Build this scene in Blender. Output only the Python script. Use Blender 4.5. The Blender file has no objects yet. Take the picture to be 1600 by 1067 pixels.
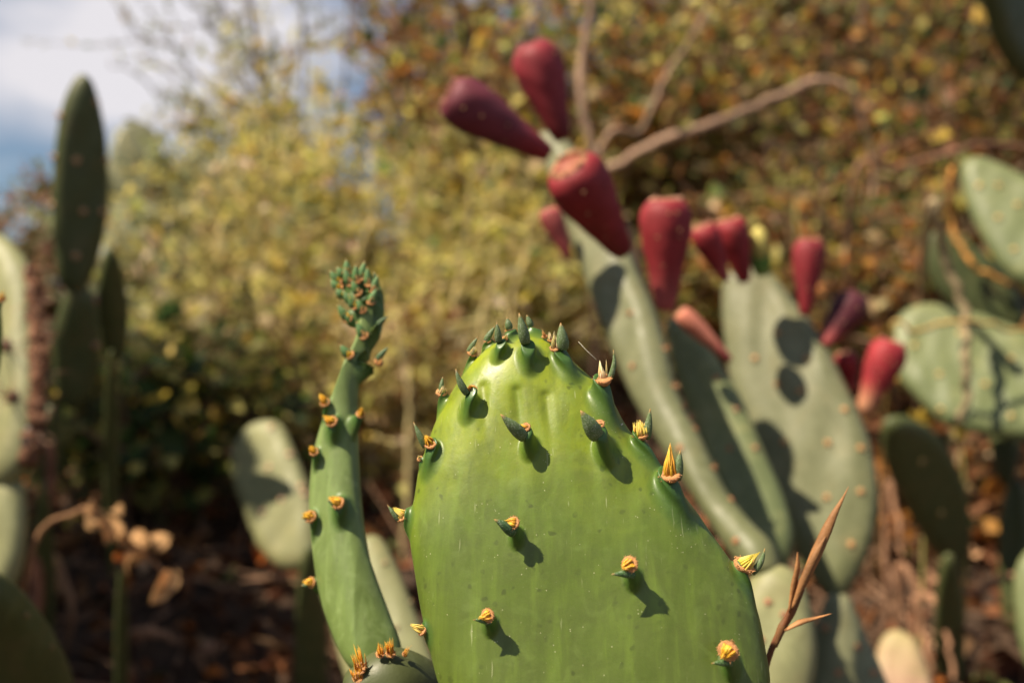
import bpy, math, random
import numpy as np
from mathutils import Vector, Matrix

random.seed(7)
rng = np.random.default_rng(7)
SC = bpy.context.scene
COL = SC.collection

# ------------------------------------------------------------------ camera
CAM_Z = 0.62
F = 1600 * 35.0 / 36.0                     # focal length in photograph pixels
cam_d = bpy.data.cameras.new('camera')
cam_d.sensor_fit = 'HORIZONTAL'
cam_d.sensor_width = 36.0
cam_d.lens = 35.0
cam_d.clip_start = 0.01
cam_d.clip_end = 2000.0
cam_d.dof.use_dof = True
cam_d.dof.focus_distance = 0.238
cam_d.dof.aperture_fstop = 8.4
cam_d.dof.aperture_blades = 9
cam = bpy.data.objects.new('camera', cam_d)
COL.objects.link(cam)
cam.location = (0, 0, CAM_Z)
cam.rotation_euler = (math.radians(90), 0, 0)
SC.camera = cam

# ------------------------------------------------------------------ light
SUN_DIR = Vector((-0.53, -0.25, 0.81)).normalized()     # towards the sun
sun_el = math.asin(SUN_DIR.z)
sun_az = math.atan2(SUN_DIR.x, SUN_DIR.y)
sun_d = bpy.data.lights.new('sun', 'SUN')
sun_d.energy = 5.0
sun_d.angle = math.radians(0.53)
sun_d.color = (1.0, 0.87, 0.68)
sun = bpy.data.objects.new('sun', sun_d)
COL.objects.link(sun)
sun.location = (-3, -2, 4)
sun.rotation_euler = SUN_DIR.to_track_quat('Z', 'Y').to_euler()

world = bpy.data.worlds.new('World')
SC.world = world
world.use_nodes = True
wn, wl = world.node_tree.nodes, world.node_tree.links
wn.clear()
w_out = wn.new('ShaderNodeOutputWorld')
w_bg = wn.new('ShaderNodeBackground')
w_sky = wn.new('ShaderNodeTexSky')
w_sky.sky_type = 'NISHITA'
w_sky.sun_disc = False
w_sky.sun_elevation = sun_el
w_sky.sun_rotation = sun_az
w_sky.air_density = 1.0
w_sky.dust_density = 0.5
w_sky.ozone_density = 2.0
w_bg.inputs['Strength'].default_value = 0.05
w_tc = wn.new('ShaderNodeTexCoord')
w_map = wn.new('ShaderNodeMapping')
w_map.inputs['Scale'].default_value = (1.0, 1.0, 2.2)
w_map.inputs['Location'].default_value = (0.18, 0.0, -0.07)
w_noise = wn.new('ShaderNodeTexNoise')
w_noise.noise_dimensions = '4D'
w_noise.inputs['Scale'].default_value = 1.9
w_noise.inputs['Detail'].default_value = 6.0
w_noise.inputs['Roughness'].default_value = 0.52
w_noise.inputs['W'].default_value = 11.5
w_ramp = wn.new('ShaderNodeValToRGB')
w_ramp.color_ramp.elements[0].position = 0.52
w_ramp.color_ramp.elements[1].position = 0.63
w_mix = wn.new('ShaderNodeMixRGB')
w_mix.inputs['Color2'].default_value = (9.2, 8.9, 9.3, 1)
wl.new(w_tc.outputs['Generated'], w_map.inputs['Vector'])
wl.new(w_map.outputs['Vector'], w_noise.inputs['Vector'])
wl.new(w_noise.outputs['Fac'], w_ramp.inputs['Fac'])
wl.new(w_ramp.outputs['Color'], w_mix.inputs['Fac'])
wl.new(w_sky.outputs['Color'], w_mix.inputs['Color1'])
wl.new(w_mix.outputs['Color'], w_bg.inputs['Color'])
wl.new(w_bg.outputs['Background'], w_out.inputs['Surface'])

SC.view_settings.view_transform = 'Standard'
SC.view_settings.look = 'None'
SC.view_settings.exposure = 0.82
SC.view_settings.gamma = 1.0
SC.view_settings.use_curve_mapping = False
SC.render.engine = 'CYCLES'
SC.cycles.use_denoising = True
SC.cycles.max_bounces = 6
SC.cycles.sample_clamp_indirect = 4.0

# ------------------------------------------------------------------ helpers
def P(u, v, d):
    """photograph pixel + distance along the view axis -> world point"""
    return np.array([(u - 800.0) / F * d, d, CAM_Z - (v - 533.5) / F * d])

def nrm(a):
    a = np.asarray(a, float)
    return a / max(np.linalg.norm(a), 1e-12)

def sstep(a, b, x):
    t = np.clip((np.asarray(x, float) - a) / (b - a), 0, 1)
    return t * t * (3 - 2 * t)

def mesh_obj(name, verts, faces, mat, parent=None, origin=None, cols=None, smooth=True, grad=None):
    """faces: list of tuples or an (n,k) int array; verts in world coordinates"""
    verts = np.asarray(verts, float)
    o0 = np.zeros(3) if origin is None else np.asarray(origin, float)
    me = bpy.data.meshes.new(name)
    v = verts - o0
    if isinstance(faces, np.ndarray):
        nf, k = faces.shape
        me.vertices.add(len(v)); me.vertices.foreach_set('co', v.astype(np.float32).ravel())
        me.loops.add(nf * k); me.loops.foreach_set('vertex_index', faces.astype(np.int32).ravel())
        me.polygons.add(nf)
        me.polygons.foreach_set('loop_start', np.arange(0, nf * k, k, dtype=np.int32))
        me.polygons.foreach_set('loop_total', np.full(nf, k, dtype=np.int32))
        me.update(calc_edges=True)
    else:
        me.from_pydata(v.tolist(), [], faces)
    me.polygons.foreach_set('use_smooth', np.full(len(me.polygons), bool(smooth)))
    if cols is not None:
        c = np.ones((len(v), 4), np.float32)
        c[:, :3] = cols
        at = me.color_attributes.new('Col', 'FLOAT_COLOR', 'POINT')
        at.data.foreach_set('color', c.ravel())
    if grad is not None:
        at = me.attributes.new('grad', 'FLOAT', 'POINT')
        at.data.foreach_set('value', np.asarray(grad, np.float32))
    me.materials.append(mat)
    me.validate()
    ob = bpy.data.objects.new(name, me)
    COL.objects.link(ob)
    if parent is not None:
        ob.parent = parent
    else:
        ob.location = o0
    return ob

def thing(name, loc, label, cat, group=None):
    e = bpy.data.objects.new(name, None)
    e.empty_display_size = 0.02
    COL.objects.link(e)
    e.location = loc
    e['label'] = label
    e['category'] = cat
    if group:
        e['group'] = group
    return e

class Geo:
    """collects tubes / lofts / leaves into one mesh"""
    def __init__(self):
        self.v, self.f3, self.f4, self.c, self.n = [], [], [], [], 0
    def add(self, v, faces, c):
        v = np.asarray(v, float)
        faces = np.asarray(faces, int)
        (self.f3 if faces.shape[1] == 3 else self.f4).append(faces + self.n)
        self.v.append(v)
        c = np.asarray(c, float)
        if c.ndim == 1:
            c = np.tile(c, (len(v), 1))
        self.c.append(c)
        self.n += len(v)
    def loft(self, pts, rad, seg=8, col=(1, 1, 1), flat=1.0, up=None, twist=0.0):
        """tube along pts with radius per point; flat squeezes one axis; colour per ring possible"""
        pts = np.asarray(pts, float); rad = np.asarray(rad, float)
        n = len(pts)
        tan = np.gradient(pts, axis=0)
        tan /= np.maximum(np.linalg.norm(tan, axis=1, keepdims=True), 1e-12)
        ref = np.array([0.31, -0.2, 0.93]) if up is None else nrm(up)
        a = ref - tan[0] * np.dot(ref, tan[0])
        if np.linalg.norm(a) < 1e-3:
            a = np.cross(tan[0], [1, 0, 0.1])
        a = nrm(a)
        ang = np.arange(seg) / seg * 2 * math.pi
        rings = []
        for i in range(n):
            a = nrm(a - tan[i] * np.dot(a, tan[i]))
            b = np.cross(tan[i], a)
            th = ang + twist * i
            rings.append(pts[i] + rad[i] * (np.cos(th)[:, None] * a * flat + np.sin(th)[:, None] * b))
        v = np.concatenate(rings)
        i = np.arange(n - 1)[:, None] * seg
        j = np.arange(seg)[None, :]
        q = np.stack([i + j, i + (j + 1) % seg, i + seg + (j + 1) % seg, i + seg + j], -1).reshape(-1, 4)
        c = np.asarray(col, float)
        if c.ndim == 2:
            c = np.repeat(c, seg, axis=0)
        self.add(v, q, c)
        # caps
        m = self.n
        cc = c if c.ndim == 1 else c[0]
        ce = c if c.ndim == 1 else c[-1]
        self.add(np.array([pts[0]]), np.stack([np.arange(seg) * 0, (np.arange(seg) + 1) % seg - len(v), np.arange(seg) - len(v)], -1), cc)
        self.add(np.array([pts[-1]]), np.stack([np.arange(seg) * 0, np.arange(seg) - 1 - seg, (np.arange(seg) + 1) % seg - 1 - seg], -1), ce)
    def leaves(self, base, axis, size, col, width=0.34, fold=0.14):
        """n little folded leaves of four triangles"""
        n = len(base)
        axis = axis / np.maximum(np.linalg.norm(axis, axis=1, keepdims=True), 1e-9)
        r = rng.normal(size=(n, 3))
        side = np.cross(axis, r); side /= np.maximum(np.linalg.norm(side, axis=1, keepdims=True), 1e-9)
        up = np.cross(side, axis)
        s = np.asarray(size)[:, None]
        w = width * (0.8 + 0.4 * rng.random((n, 1)))
        droop = rng.normal(0, 0.16, (n, 1))
        b = base
        t = base + s * (axis + droop * up)
        m = base + s * (0.5 * axis + 0.25 * droop * up)
        L = base + s * (0.48 * axis + w * side + fold * up)
        R = base + s * (0.48 * axis - w * side + fold * up)
        v = np.stack([b, L, t, R, m], 1).reshape(-1, 3)
        k = np.arange(n)[:, None, None] * 5
        f = (k + np.array([[0, 4, 1], [1, 4, 2], [2, 4, 3], [3, 4, 0]])[None]).reshape(-1, 3)
        self.add(v, f, np.repeat(col, 5, axis=0))
    def build(self, name, mat, parent=None, origin=None, smooth=True):
        v = np.concatenate(self.v); c = np.concatenate(self.c)
        faces = []
        if self.f3 and not self.f4:
            faces = np.concatenate(self.f3)
        elif self.f4 and not self.f3:
            faces = np.concatenate(self.f4)
        else:
            f4 = np.concatenate(self.f4); f3 = np.concatenate(self.f3)
            faces = np.concatenate([f3, f4[:, [0, 1, 2]], f4[:, [0, 2, 3]]])
        return mesh_obj(name, v, faces, mat, parent, origin, cols=c, smooth=smooth)

def bez(a, b, c, n):
    t = np.linspace(0, 1, n)[:, None]
    return (1 - t) ** 2 * a + 2 * t * (1 - t) * b + t * t * c

def catmull(pts, per=10, closed=True):
    pts = np.asarray(pts, float)
    n = len(pts)
    out = []
    rg = range(n) if closed else range(n - 1)
    for i in rg:
        if closed:
            p0, p1, p2, p3 = pts[i - 1], pts[i], pts[(i + 1) % n], pts[(i + 2) % n]
        else:
            p0, p1, p2, p3 = pts[max(i - 1, 0)], pts[i], pts[i + 1], pts[min(i + 2, n - 1)]
        for k in range(per):
            t = k / per
            out.append(0.5 * (2 * p1 + (p2 - p0) * t + (2 * p0 - 5 * p1 + 4 * p2 - p3) * t * t + (3 * p1 - p0 - 3 * p2 + p3) * t ** 3))
    if not closed:
        out.append(pts[-1])
    return np.array(out)

# ------------------------------------------------------------------ materials
def nodes_of(name):
    m = bpy.data.materials.new(name)
    m.use_nodes = True
    nt = m.node_tree
    bs = nt.nodes['Principled BSDF']
    return m, nt.nodes, nt.links, bs

def noise(N, L, scale, detail=3.0, rough=0.55, vec=None, dist=0.0):
    n = N.new('ShaderNodeTexNoise')
    n.inputs['Scale'].default_value = scale
    n.inputs['Detail'].default_value = detail
    n.inputs['Roughness'].default_value = rough
    n.inputs['Distortion'].default_value = dist
    if vec is not None:
        L.new(vec, n.inputs['Vector'])
    return n.outputs['Fac']

def ramp(N, L, fac, stops):
    r = N.new('ShaderNodeValToRGB')
    e = r.color_ramp.elements
    while len(e) < len(stops):
        e.new(0.5)
    for i, (p, c) in enumerate(stops):
        e[i].position = p
        e[i].color = (c, c, c, 1) if isinstance(c, (int, float)) else (*c, 1)
    L.new(fac, r.inputs['Fac'])
    return r.outputs['Color']

def mixc(N, L, fac, a, b, mode='MIX'):
    m = N.new('ShaderNodeMixRGB')
    m.blend_type = mode
    for k, x in (('Fac', fac), ('Color1', a), ('Color2', b)):
        if isinstance(x, (int, float)):
            m.inputs[k].default_value = x
        elif isinstance(x, tuple):
            m.inputs[k].default_value = (*x, 1)
        else:
            L.new(x, m.inputs[k])
    return m.outputs['Color']

def bump(N, L, bs, height, strength, dist=0.001, prev=None):
    b = N.new('ShaderNodeBump')
    b.inputs['Strength'].default_value = strength
    b.inputs['Distance'].default_value = dist
    L.new(height, b.inputs['Height'])
    if prev is not None:
        L.new(prev, b.inputs['Normal'])
    L.new(b.outputs['Normal'], bs.inputs['Normal'])
    return b.outputs['Normal']

def pad_mat(name, low, mid, top, rough=0.42, sss=0.0, spots=0.5, specks=0.5, blotch=(0.22, 0.19, 0.07), blotch_amt=0.0, coat=0.0, pigment=False):
    """cactus skin: colour runs from the pad's base to its growing tip, with mottling, pits, specks and scratches"""
    m, N, L, bs = nodes_of(name)
    tc = N.new('ShaderNodeTexCoord').outputs['Object']
    at = N.new('ShaderNodeAttribute'); at.attribute_name = 'grad'
    n1 = noise(N, L, 38, 4, 0.55, tc)
    ad = N.new('ShaderNodeMath'); ad.operation = 'MULTIPLY_ADD'
    L.new(n1, ad.inputs[0]); ad.inputs[1].default_value = 0.34; L.new(at.outputs['Fac'], ad.inputs[2])
    sub = N.new('ShaderNodeMath'); sub.operation = 'SUBTRACT'; L.new(ad.outputs[0], sub.inputs[0]); sub.inputs[1].default_value = 0.17
    col = ramp(N, L, sub.outputs[0], [(0.12, low), (0.62, mid), (0.96, top)])
    # soft cloudy mottling
    mo = noise(N, L, 95, 5, 0.6, tc, 0.6)
    col = mixc(N, L, ramp(N, L, mo, [(0.36, 0.0), (0.68, 0.55)]), col, tuple(0.72 * x for x in low))
    mo2 = noise(N, L, 150, 3, 0.5, tc, 1.2)
    col = mixc(N, L, ramp(N, L, mo2, [(0.55, 0.0), (0.72, 0.32)]), col, tuple(min(1, 1.35 * x + 0.03) for x in mid))
    if pigment:       # faint streaks running up the young pad
        sm = N.new('ShaderNodeMapping'); sm.inputs['Scale'].default_value = (330, 200, 32); L.new(tc, sm.inputs['Vector'])
        st = noise(N, L, 1.0, 3, 0.55, sm.outputs['Vector'], 0.3)
        col = mixc(N, L, ramp(N, L, st, [(0.50, 0.0), (0.72, 0.45)]), col, tuple(1.5 * x for x in mid))
        col = mixc(N, L, ramp(N, L, st, [(0.28, 0.40), (0.46, 0.0)]), col, tuple(0.62 * x for x in mid))
    if spots > 0:
        vo = N.new('ShaderNodeTexVoronoi'); vo.inputs['Scale'].default_value = 300
        dn = N.new('ShaderNodeTexNoise'); dn.inputs['Scale'].default_value = 260; L.new(tc, dn.inputs['Vector'])
        vv = N.new('ShaderNodeVectorMath'); vv.operation = 'MULTIPLY_ADD'; L.new(dn.outputs['Color'], vv.inputs[0])
        vv.inputs[1].default_value = (.0035, .0035, .0035); L.new(tc, vv.inputs[2])
        L.new(vv.outputs[0], vo.inputs['Vector'])
        gate = ramp(N, L, noise(N, L, 70, 2, 0.5, tc), [(0.46, 0.0), (0.60, 1.0)])
        sp = ramp(N, L, vo.outputs['Distance'], [(0.14, spots), (0.24, 0.0)])
        fac = mixc(N, L, 1.0, sp, gate, 'MULTIPLY')
        col = mixc(N, L, fac, col, tuple(0.45 * x for x in low))
    if specks > 0:
        vo2 = N.new('ShaderNodeTexVoronoi'); vo2.inputs['Scale'].default_value = 900
        L.new(tc, vo2.inputs['Vector'])
        gate2 = ramp(N, L, noise(N, L, 210, 2, 0.5, tc), [(0.58, 0.0), (0.64, 1.0)])
        sp2 = ramp(N, L, vo2.outputs['Distance'], [(0.08, specks), (0.16, 0.0)])
        col = mixc(N, L, mixc(N, L, 1.0, sp2, gate2, 'MULTIPLY'), col, (0.62, 0.60, 0.38))
        # hair-fine scratches
        mp = N.new('ShaderNodeMapping'); mp.inputs['Rotation'].default_value = (0.3, 0.95, 0.4); mp.inputs['Scale'].default_value = (1100, 90, 120)
        L.new(tc, mp.inputs['Vector'])
        sc = noise(N, L, 1.0, 2, 0.5, mp.outputs['Vector'], 0.4)
        g3 = ramp(N, L, noise(N, L, 120, 2, 0.5, tc), [(0.52, 0.0), (0.62, 1.0)])
        sl = ramp(N, L, sc, [(0.69, 0.0), (0.74, specks * 0.7)])
        col = mixc(N, L, mixc(N, L, 1.0, sl, g3, 'MULTIPLY'), col, (0.55, 0.56, 0.33))
    if blotch_amt > 0:
        bl = noise(N, L, 42, 5, 0.65, tc, 0.8)
        col = mixc(N, L, ramp(N, L, bl, [(0.52, 0.0), (0.70, blotch_amt)]), col, blotch)
    if pigment:      # darker skin on the swellings under the areoles
        pa = N.new('ShaderNodeAttribute'); pa.attribute_name = 'swell'
        col = mixc(N, L, pa.outputs['Fac'], col, (0.042, 0.105, 0.018))
    L.new(col, bs.inputs['Base Color'])
    rr = ramp(N, L, noise(N, L, 120, 3, 0.6, tc), [(0.3, rough - 0.08), (0.7, rough + 0.14)])
    L.new(rr, bs.inputs['Roughness'])
    bs.inputs['Specular IOR Level'].default_value = 0.42
    if sss > 0:
        bs.inputs['Subsurface Weight'].default_value = sss
        bs.inputs['Subsurface Radius'].default_value = (0.6, 1.0, 0.25)
        bs.inputs['Subsurface Scale'].default_value = 0.0022
    if coat:
        bs.inputs['Coat Weight'].default_value = coat
        bs.inputs['Coat Roughness'].default_value = 0.22
    b1 = bump(N, L, bs, noise(N, L, 260, 4, 0.6, tc), 0.18, 0.0006)
    bump(N, L, bs, noise(N, L, 1500, 2, 0.5, tc), 0.12, 0.0002, b1)
    return m

def attr_mat(name, rough=0.6, var=0.25, vscale=120, trans=0.0, bstr=0.25, bdist=0.0005, sss=0.0, spec=0.4, grain=None):
    """colour from the mesh, varied by noise; optional translucency for leaves"""
    m, N, L, bs = nodes_of(name)
    at = N.new('ShaderNodeAttribute'); at.attribute_name = 'Col'
    tc = N.new('ShaderNodeTexCoord').outputs['Object']
    nz = noise(N, L, vscale, 3, 0.6, tc)
    k = ramp(N, L, nz, [(0.25, 1 - var), (0.75, 1 + var * 0.6)])
    col = mixc(N, L, 1.0, at.outputs['Color'], k, 'MULTIPLY')
    if grain:
        g = ramp(N, L, noise(N, L, grain, 2, 0.7, tc), [(0.5, 0.0), (0.7, 0.45)])
        col = mixc(N, L, g, col, (0.42, 0.46, 0.36))
    L.new(col, bs.inputs['Base Color'])
    bs.inputs['Roughness'].default_value = rough
    bs.inputs['Specular IOR Level'].default_value = spec
    if sss:
        bs.inputs['Subsurface Weight'].default_value = sss
        bs.inputs['Subsurface Radius'].default_value = (1.0, 0.6, 0.2)
        bs.inputs['Subsurface Scale'].default_value = 0.0012
    if bstr:
        bump(N, L, bs, noise(N, L, vscale * 6, 3, 0.6, tc), bstr, bdist)
    if trans:
        tr = N.new('ShaderNodeBsdfTranslucent')
        L.new(col, tr.inputs['Color'])
        mx = N.new('ShaderNodeMixShader'); mx.inputs[0].default_value = trans
        out = N['Material Output'] if 'Material Output' in N else None
        L.new(bs.outputs[0], mx.inputs[1]); L.new(tr.outputs[0], mx.inputs[2])
        L.new(mx.outputs[0], out.inputs['Surface'])
    return m

M = {}
M['young'] = pad_mat('young_pad_skin', (0.105, 0.138, 0.028), (0.112, 0.168, 0.020), (0.265, 0.320, 0.010), 0.40, sss=0.18, spots=0.6, specks=0.55, coat=0.05, pigment=True)
M['side'] = pad_mat('side_pad_skin', (0.15, 0.215, 0.055), (0.185, 0.25, 0.085), (0.16, 0.23, 0.05), 0.42, sss=0.12, spots=0.2, specks=0.2, pigment=True)
M['old'] = pad_mat('grey_green_pad_skin', (0.135, 0.145, 0.062), (0.175, 0.18, 0.095), (0.19, 0.19, 0.105), 0.5, spots=0.2, specks=0.2, blotch=(0.24, 0.20, 0.09), blotch_amt=0.3)
M['pale'] = pad_mat('pale_pad_skin', (0.22, 0.22, 0.10), (0.25, 0.255, 0.12), (0.25, 0.25, 0.11), 0.5, spots=0.1, specks=0.1, blotch=(0.33, 0.27, 0.13), blotch_amt=0.35)
M['deep'] = pad_mat('shade_darkened_pad_skin', (0.060, 0.075, 0.025), (0.068, 0.083, 0.026), (0.075, 0.088, 0.026), 0.5, spots=0.3, specks=0.1, blotch=(0.13, 0.10, 0.04), blotch_amt=0.4)  # green skin darkened in its colour to deepen the shade on unlit pads
M['blue'] = pad_mat('blue_green_pad_skin', (0.125, 0.155, 0.062), (0.155, 0.180, 0.074), (0.16, 0.18, 0.074), 0.48, spots=0.15, specks=0.15, blotch=(0.30, 0.29, 0.12), blotch_amt=0.4)
M['tubercle'] = attr_mat('tubercle_skin', 0.36, 0.2, 300, bstr=0.15, bdist=0.0003, sss=0.1)
M['bud_leaf'] = attr_mat('bud_leaf_skin', 0.55, 0.2, 500, bstr=0.35, bdist=0.0003, grain=2600)
M['felt'] = attr_mat('areole_felt', 0.95, 0.3, 1500, bstr=0.9, bdist=0.0006, spec=0.1, sss=0.15)
M['bristle'] = attr_mat('glochid_bristle', 0.5, 0.15, 800, bstr=0.0, sss=0.2)
M['fruit'] = attr_mat('fruit_skin', 0.62, 0.32, 90, bstr=0.4, bdist=0.0008, spec=0.35)
M['scar'] = attr_mat('dry_flower_scar', 0.9, 0.35, 300, bstr=0.8, bdist=0.001, spec=0.2)
M['leaf'] = attr_mat('scrub_leaf', 0.55, 0.2, 90, trans=0.5, bstr=0.0, spec=0.4)
M['dry'] = attr_mat('dry_leaf', 0.8, 0.3, 120, trans=0.15, bstr=0.4, bdist=0.0008, spec=0.2)
M['wood'] = attr_mat('twig_bark', 0.85, 0.35, 160, bstr=0.6, bdist=0.0008, spec=0.2)
M['straw'] = attr_mat('straw', 0.6, 0.25, 220, bstr=0.4, bdist=0.0004, trans=0.12)

# ------------------------------------------------------------------ ground
def gz(x, y):
    x = np.asarray(x, float); y = np.asarray(y, float)
    base = 0.30 * np.clip(y, -3, 1.15) + 0.10 * (np.clip(y, 1.15, 2.2) - 1.15)
    bank = sstep(-0.95, 0.55, x + 0.10 * np.sin(3 * y)) * (0.95 * sstep(1.3, 2.9, y) + 0.25 * sstep(2.9, 6.0, y))
    fall = -0.35 * sstep(2.5, 9.0, y) * (1 - sstep(-0.9, 0.6, x))
    small = 0.012 * np.sin(9 * x + 1.3) * np.sin(8 * y) + 0.006 * np.sin(23 * x) * np.sin(27 * y + 0.7)
    return base + bank + fall + small

def build_ground():
    xs = np.concatenate([-np.geomspace(300, 2.6, 26), np.linspace(-2.5, 2.5, 160), np.geomspace(2.6, 300, 26)])
    ys = np.concatenate([-np.geomspace(60, 0.6, 12), np.linspace(-0.5, 4.0, 170), np.geomspace(4.1, 400, 34)])
    X, Y = np.meshgrid(xs, ys)
    Z = gz(X, Y)
    v = np.stack([X, Y, Z], -1).reshape(-1, 3)
    nx, ny = len(xs), len(ys)
    i = np.arange(ny - 1)[:, None] * nx; j = np.arange(nx - 1)[None]
    f = np.stack([i + j, i + j + 1, i + nx + j + 1, i + nx + j], -1).reshape(-1, 4)
    m, N, L, bs = nodes_of('dry_earth')
    tc = N.new('ShaderNodeTexCoord').outputs['Object']
    c = ramp(N, L, noise(N, L, 7, 6, 0.65, tc), [(0.3, (0.035, 0.019, 0.010)), (0.55, (0.075, 0.040, 0.020)), (0.75, (0.12, 0.072, 0.036))])
    c = mixc(N, L, ramp(N, L, noise(N, L, 85, 4, 0.7, tc), [(0.45, 0.0), (0.7, 0.7)]), c, (0.06, 0.035, 0.02))
    L.new(c, bs.inputs['Base Color'])
    bs.inputs['Roughness'].default_value = 0.95
    bump(N, L, bs, noise(N, L, 60, 6, 0.7, tc), 0.9, 0.012)
    g = mesh_obj('ground', v, f, m)
    g['kind'] = 'structure'
    g['label'] = 'dry brown earth slope under the cactus and scrub'
build_ground()

# ------------------------------------------------------------------ cactus pads
class Pad:
    def __init__(self, name, poly, d, normal, mat, parent, origin, th=0.008, R=0.012, anchor=None, axis=None,
                 nt=60, ns=36, bumps=(), wav=0.0006, bend=None, ridges=0.0, seed=0):
        self.n = nrm(normal)
        poly = np.asarray(poly, float)
        if anchor is None:
            anchor = poly.mean(0)
        self.O = P(anchor[0], anchor[1], d)
        pts3 = np.array([self.hit(u, v, 0.0) for u, v in poly])
        if axis is None:
            up = np.array([0, 0, 1.0])
        else:
            up = self.hit(*axis[1], 0.0) - self.hit(*axis[0], 0.0)
        self.ey = nrm(up - self.n * np.dot(up, self.n))
        self.ex = np.cross(self.ey, self.n)
        self.poly = catmull(np.stack([(pts3 - self.O) @ self.ex, (pts3 - self.O) @ self.ey], -1), 10)
        self.th, self.R, self.wav, self.seed, self.ridges = th, R, wav, seed, ridges
        self.bend = bend
        y0, y1 = self.poly[:, 1].min(), self.poly[:, 1].max()
        self.y0, self.y1 = y0, y1
        self.bumps = []
        for (u, v, amp, sx, sd) in bumps:
            q = self.hit(u, v, th * 0.8) - self.O
            self.bumps.append((q @ self.ex, q @ self.ey, amp * (1.15 if amp > 0 else 1), sx * (1.45 if amp > 0 else 1), sd * (1.5 if amp > 0 else 1)))
        t = (np.arange(nt) + 0.35) / (nt - 0.3)
        ys = y0 + (y1 - y0) * (1 - np.cos(np.pi * np.clip(t, 0, 1))) / 2
        A = self.poly; B = np.roll(A, -1, axis=0)
        s = -np.cos(np.pi * np.arange(ns) / (ns - 1))
        xy = np.zeros((nt, ns, 2))
        for i, y in enumerate(ys):
            c = (A[:, 1] <= y) != (B[:, 1] <= y)
            xx = A[c, 0] + (y - A[c, 1]) / (B[c, 1] - A[c, 1]) * (B[c, 0] - A[c, 0])
            if len(xx) == 0:
                xx = np.array([A[np.argmin(abs(A[:, 1] - y)), 0]])
            lo, hi = xx.min(), xx.max()
            xy[i, :, 0] = (lo + hi) / 2 + (hi - lo) / 2 * s
            xy[i, :, 1] = y
        q = xy.reshape(-1, 2)
        zf, bz = self.z(q), self.zbend(q)
        zb = self.zback(q)
        front = self.O + q[:, :1] * self.ex + q[:, 1:] * self.ey + (zf + bz)[:, None] * self.n
        back = self.O + q[:, :1] * self.ex + q[:, 1:] * self.ey + (bz - zb)[:, None] * self.n
        idx = np.arange(nt * ns).reshape(nt, ns)
        bi = idx + nt * ns
        bi[:, 0] = idx[:, 0]; bi[:, -1] = idx[:, -1]
        bi[0] = idx[0]; bi[-1] = idx[-1]
        f1 = np.stack([idx[:-1, :-1], idx[:-1, 1:], idx[1:, 1:], idx[1:, :-1]], -1).reshape(-1, 4)
        f2 = np.stack([bi[:-1, :-1], bi[1:, :-1], bi[1:, 1:], bi[:-1, 1:]], -1).reshape(-1, 4)
        g = np.tile(((q[:, 1] - y0) / (y1 - y0)), 2)
        self.ob = mesh_obj(name, np.concatenate([front, back]), np.concatenate([f1, f2]), mat, parent, origin, grad=g)
        self.origin = origin
        sw = np.zeros(len(q))
        at = self.ob.data.attributes.new('swell', 'FLOAT', 'POINT')
        at.data.foreach_set('value', np.concatenate([sw, sw * 0]).astype(np.float32))
        self.origin = origin
    def grow(self, S, nn, Q, r):
        """pull the skin out into a tubercle from S to Q, r its radius"""
        me = self.ob.data
        n = len(me.vertices)
        co = np.zeros(n * 3, np.float32); me.vertices.foreach_get('co', co)
        co = co.reshape(-1, 3).astype(float)
        d = co + self.origin - S
        down = np.array([0, 0, -1.0]); down = nrm(down - nn * np.dot(down, nn))
        side = np.cross(down, nn)
        dd, ds, dn = d @ down, d @ side, d @ nn
        rho = np.sqrt(np.where(dd > 0, dd * .62, dd) ** 2 + ds ** 2 + dn ** 2) / r
        w = 1 - sstep(.85, 2.2, rho)
        w = w ** 1.15
        co += (Q - nn * r * .1 - S) * w[:, None]
        # keep the neck slim
        co -= (ds * np.clip(w * (1 - w) * 1.1, 0, .3))[:, None] * side
        me.vertices.foreach_set('co', co.astype(np.float32).ravel())
        sw = np.zeros(n, np.float32)
        at = me.attributes['swell'].data
        at.foreach_get('value', sw)
        wp = 1 - sstep(.95, 2.5, rho)
        at.foreach_set('value', np.maximum(sw, .97 * wp ** .55).astype(np.float32))
        me.update()
    def hit(self, u, v, off):
        r = P(u, v, 1.0) - np.array([0, 0, CAM_Z])
        c = np.array([0, 0, CAM_Z])
        t = np.dot(self.O + self.n * off - c, self.n) / np.dot(r, self.n)
        return c + r * t
    def dist(self, q):
        A = self.poly; B = np.roll(A, -1, axis=0)
        out = np.full(len(q), 1e9)
        AB = B - A; l2 = np.maximum((AB ** 2).sum(1), 1e-16)
        for k in range(0, len(q), 4000):
            d = q[k:k + 4000, None, :] - A[None]
            t = np.clip((d * AB[None]).sum(-1) / l2[None], 0, 1)
            e = d - t[..., None] * AB[None]
            out[k:k + 4000] = np.sqrt((e ** 2).sum(-1)).min(1)
        return out
    def zbend(self, q):
        if self.bend is None:
            return np.zeros(len(q))
        return self.bend((q[:, 0]), (q[:, 1] - self.y0) / (self.y1 - self.y0))
    def prof(self, q):
        w = np.clip(self.dist(q) / self.R, 0, 1)
        return np.sqrt(np.clip(1 - (1 - w) ** 2, 0, 1)), w
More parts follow.
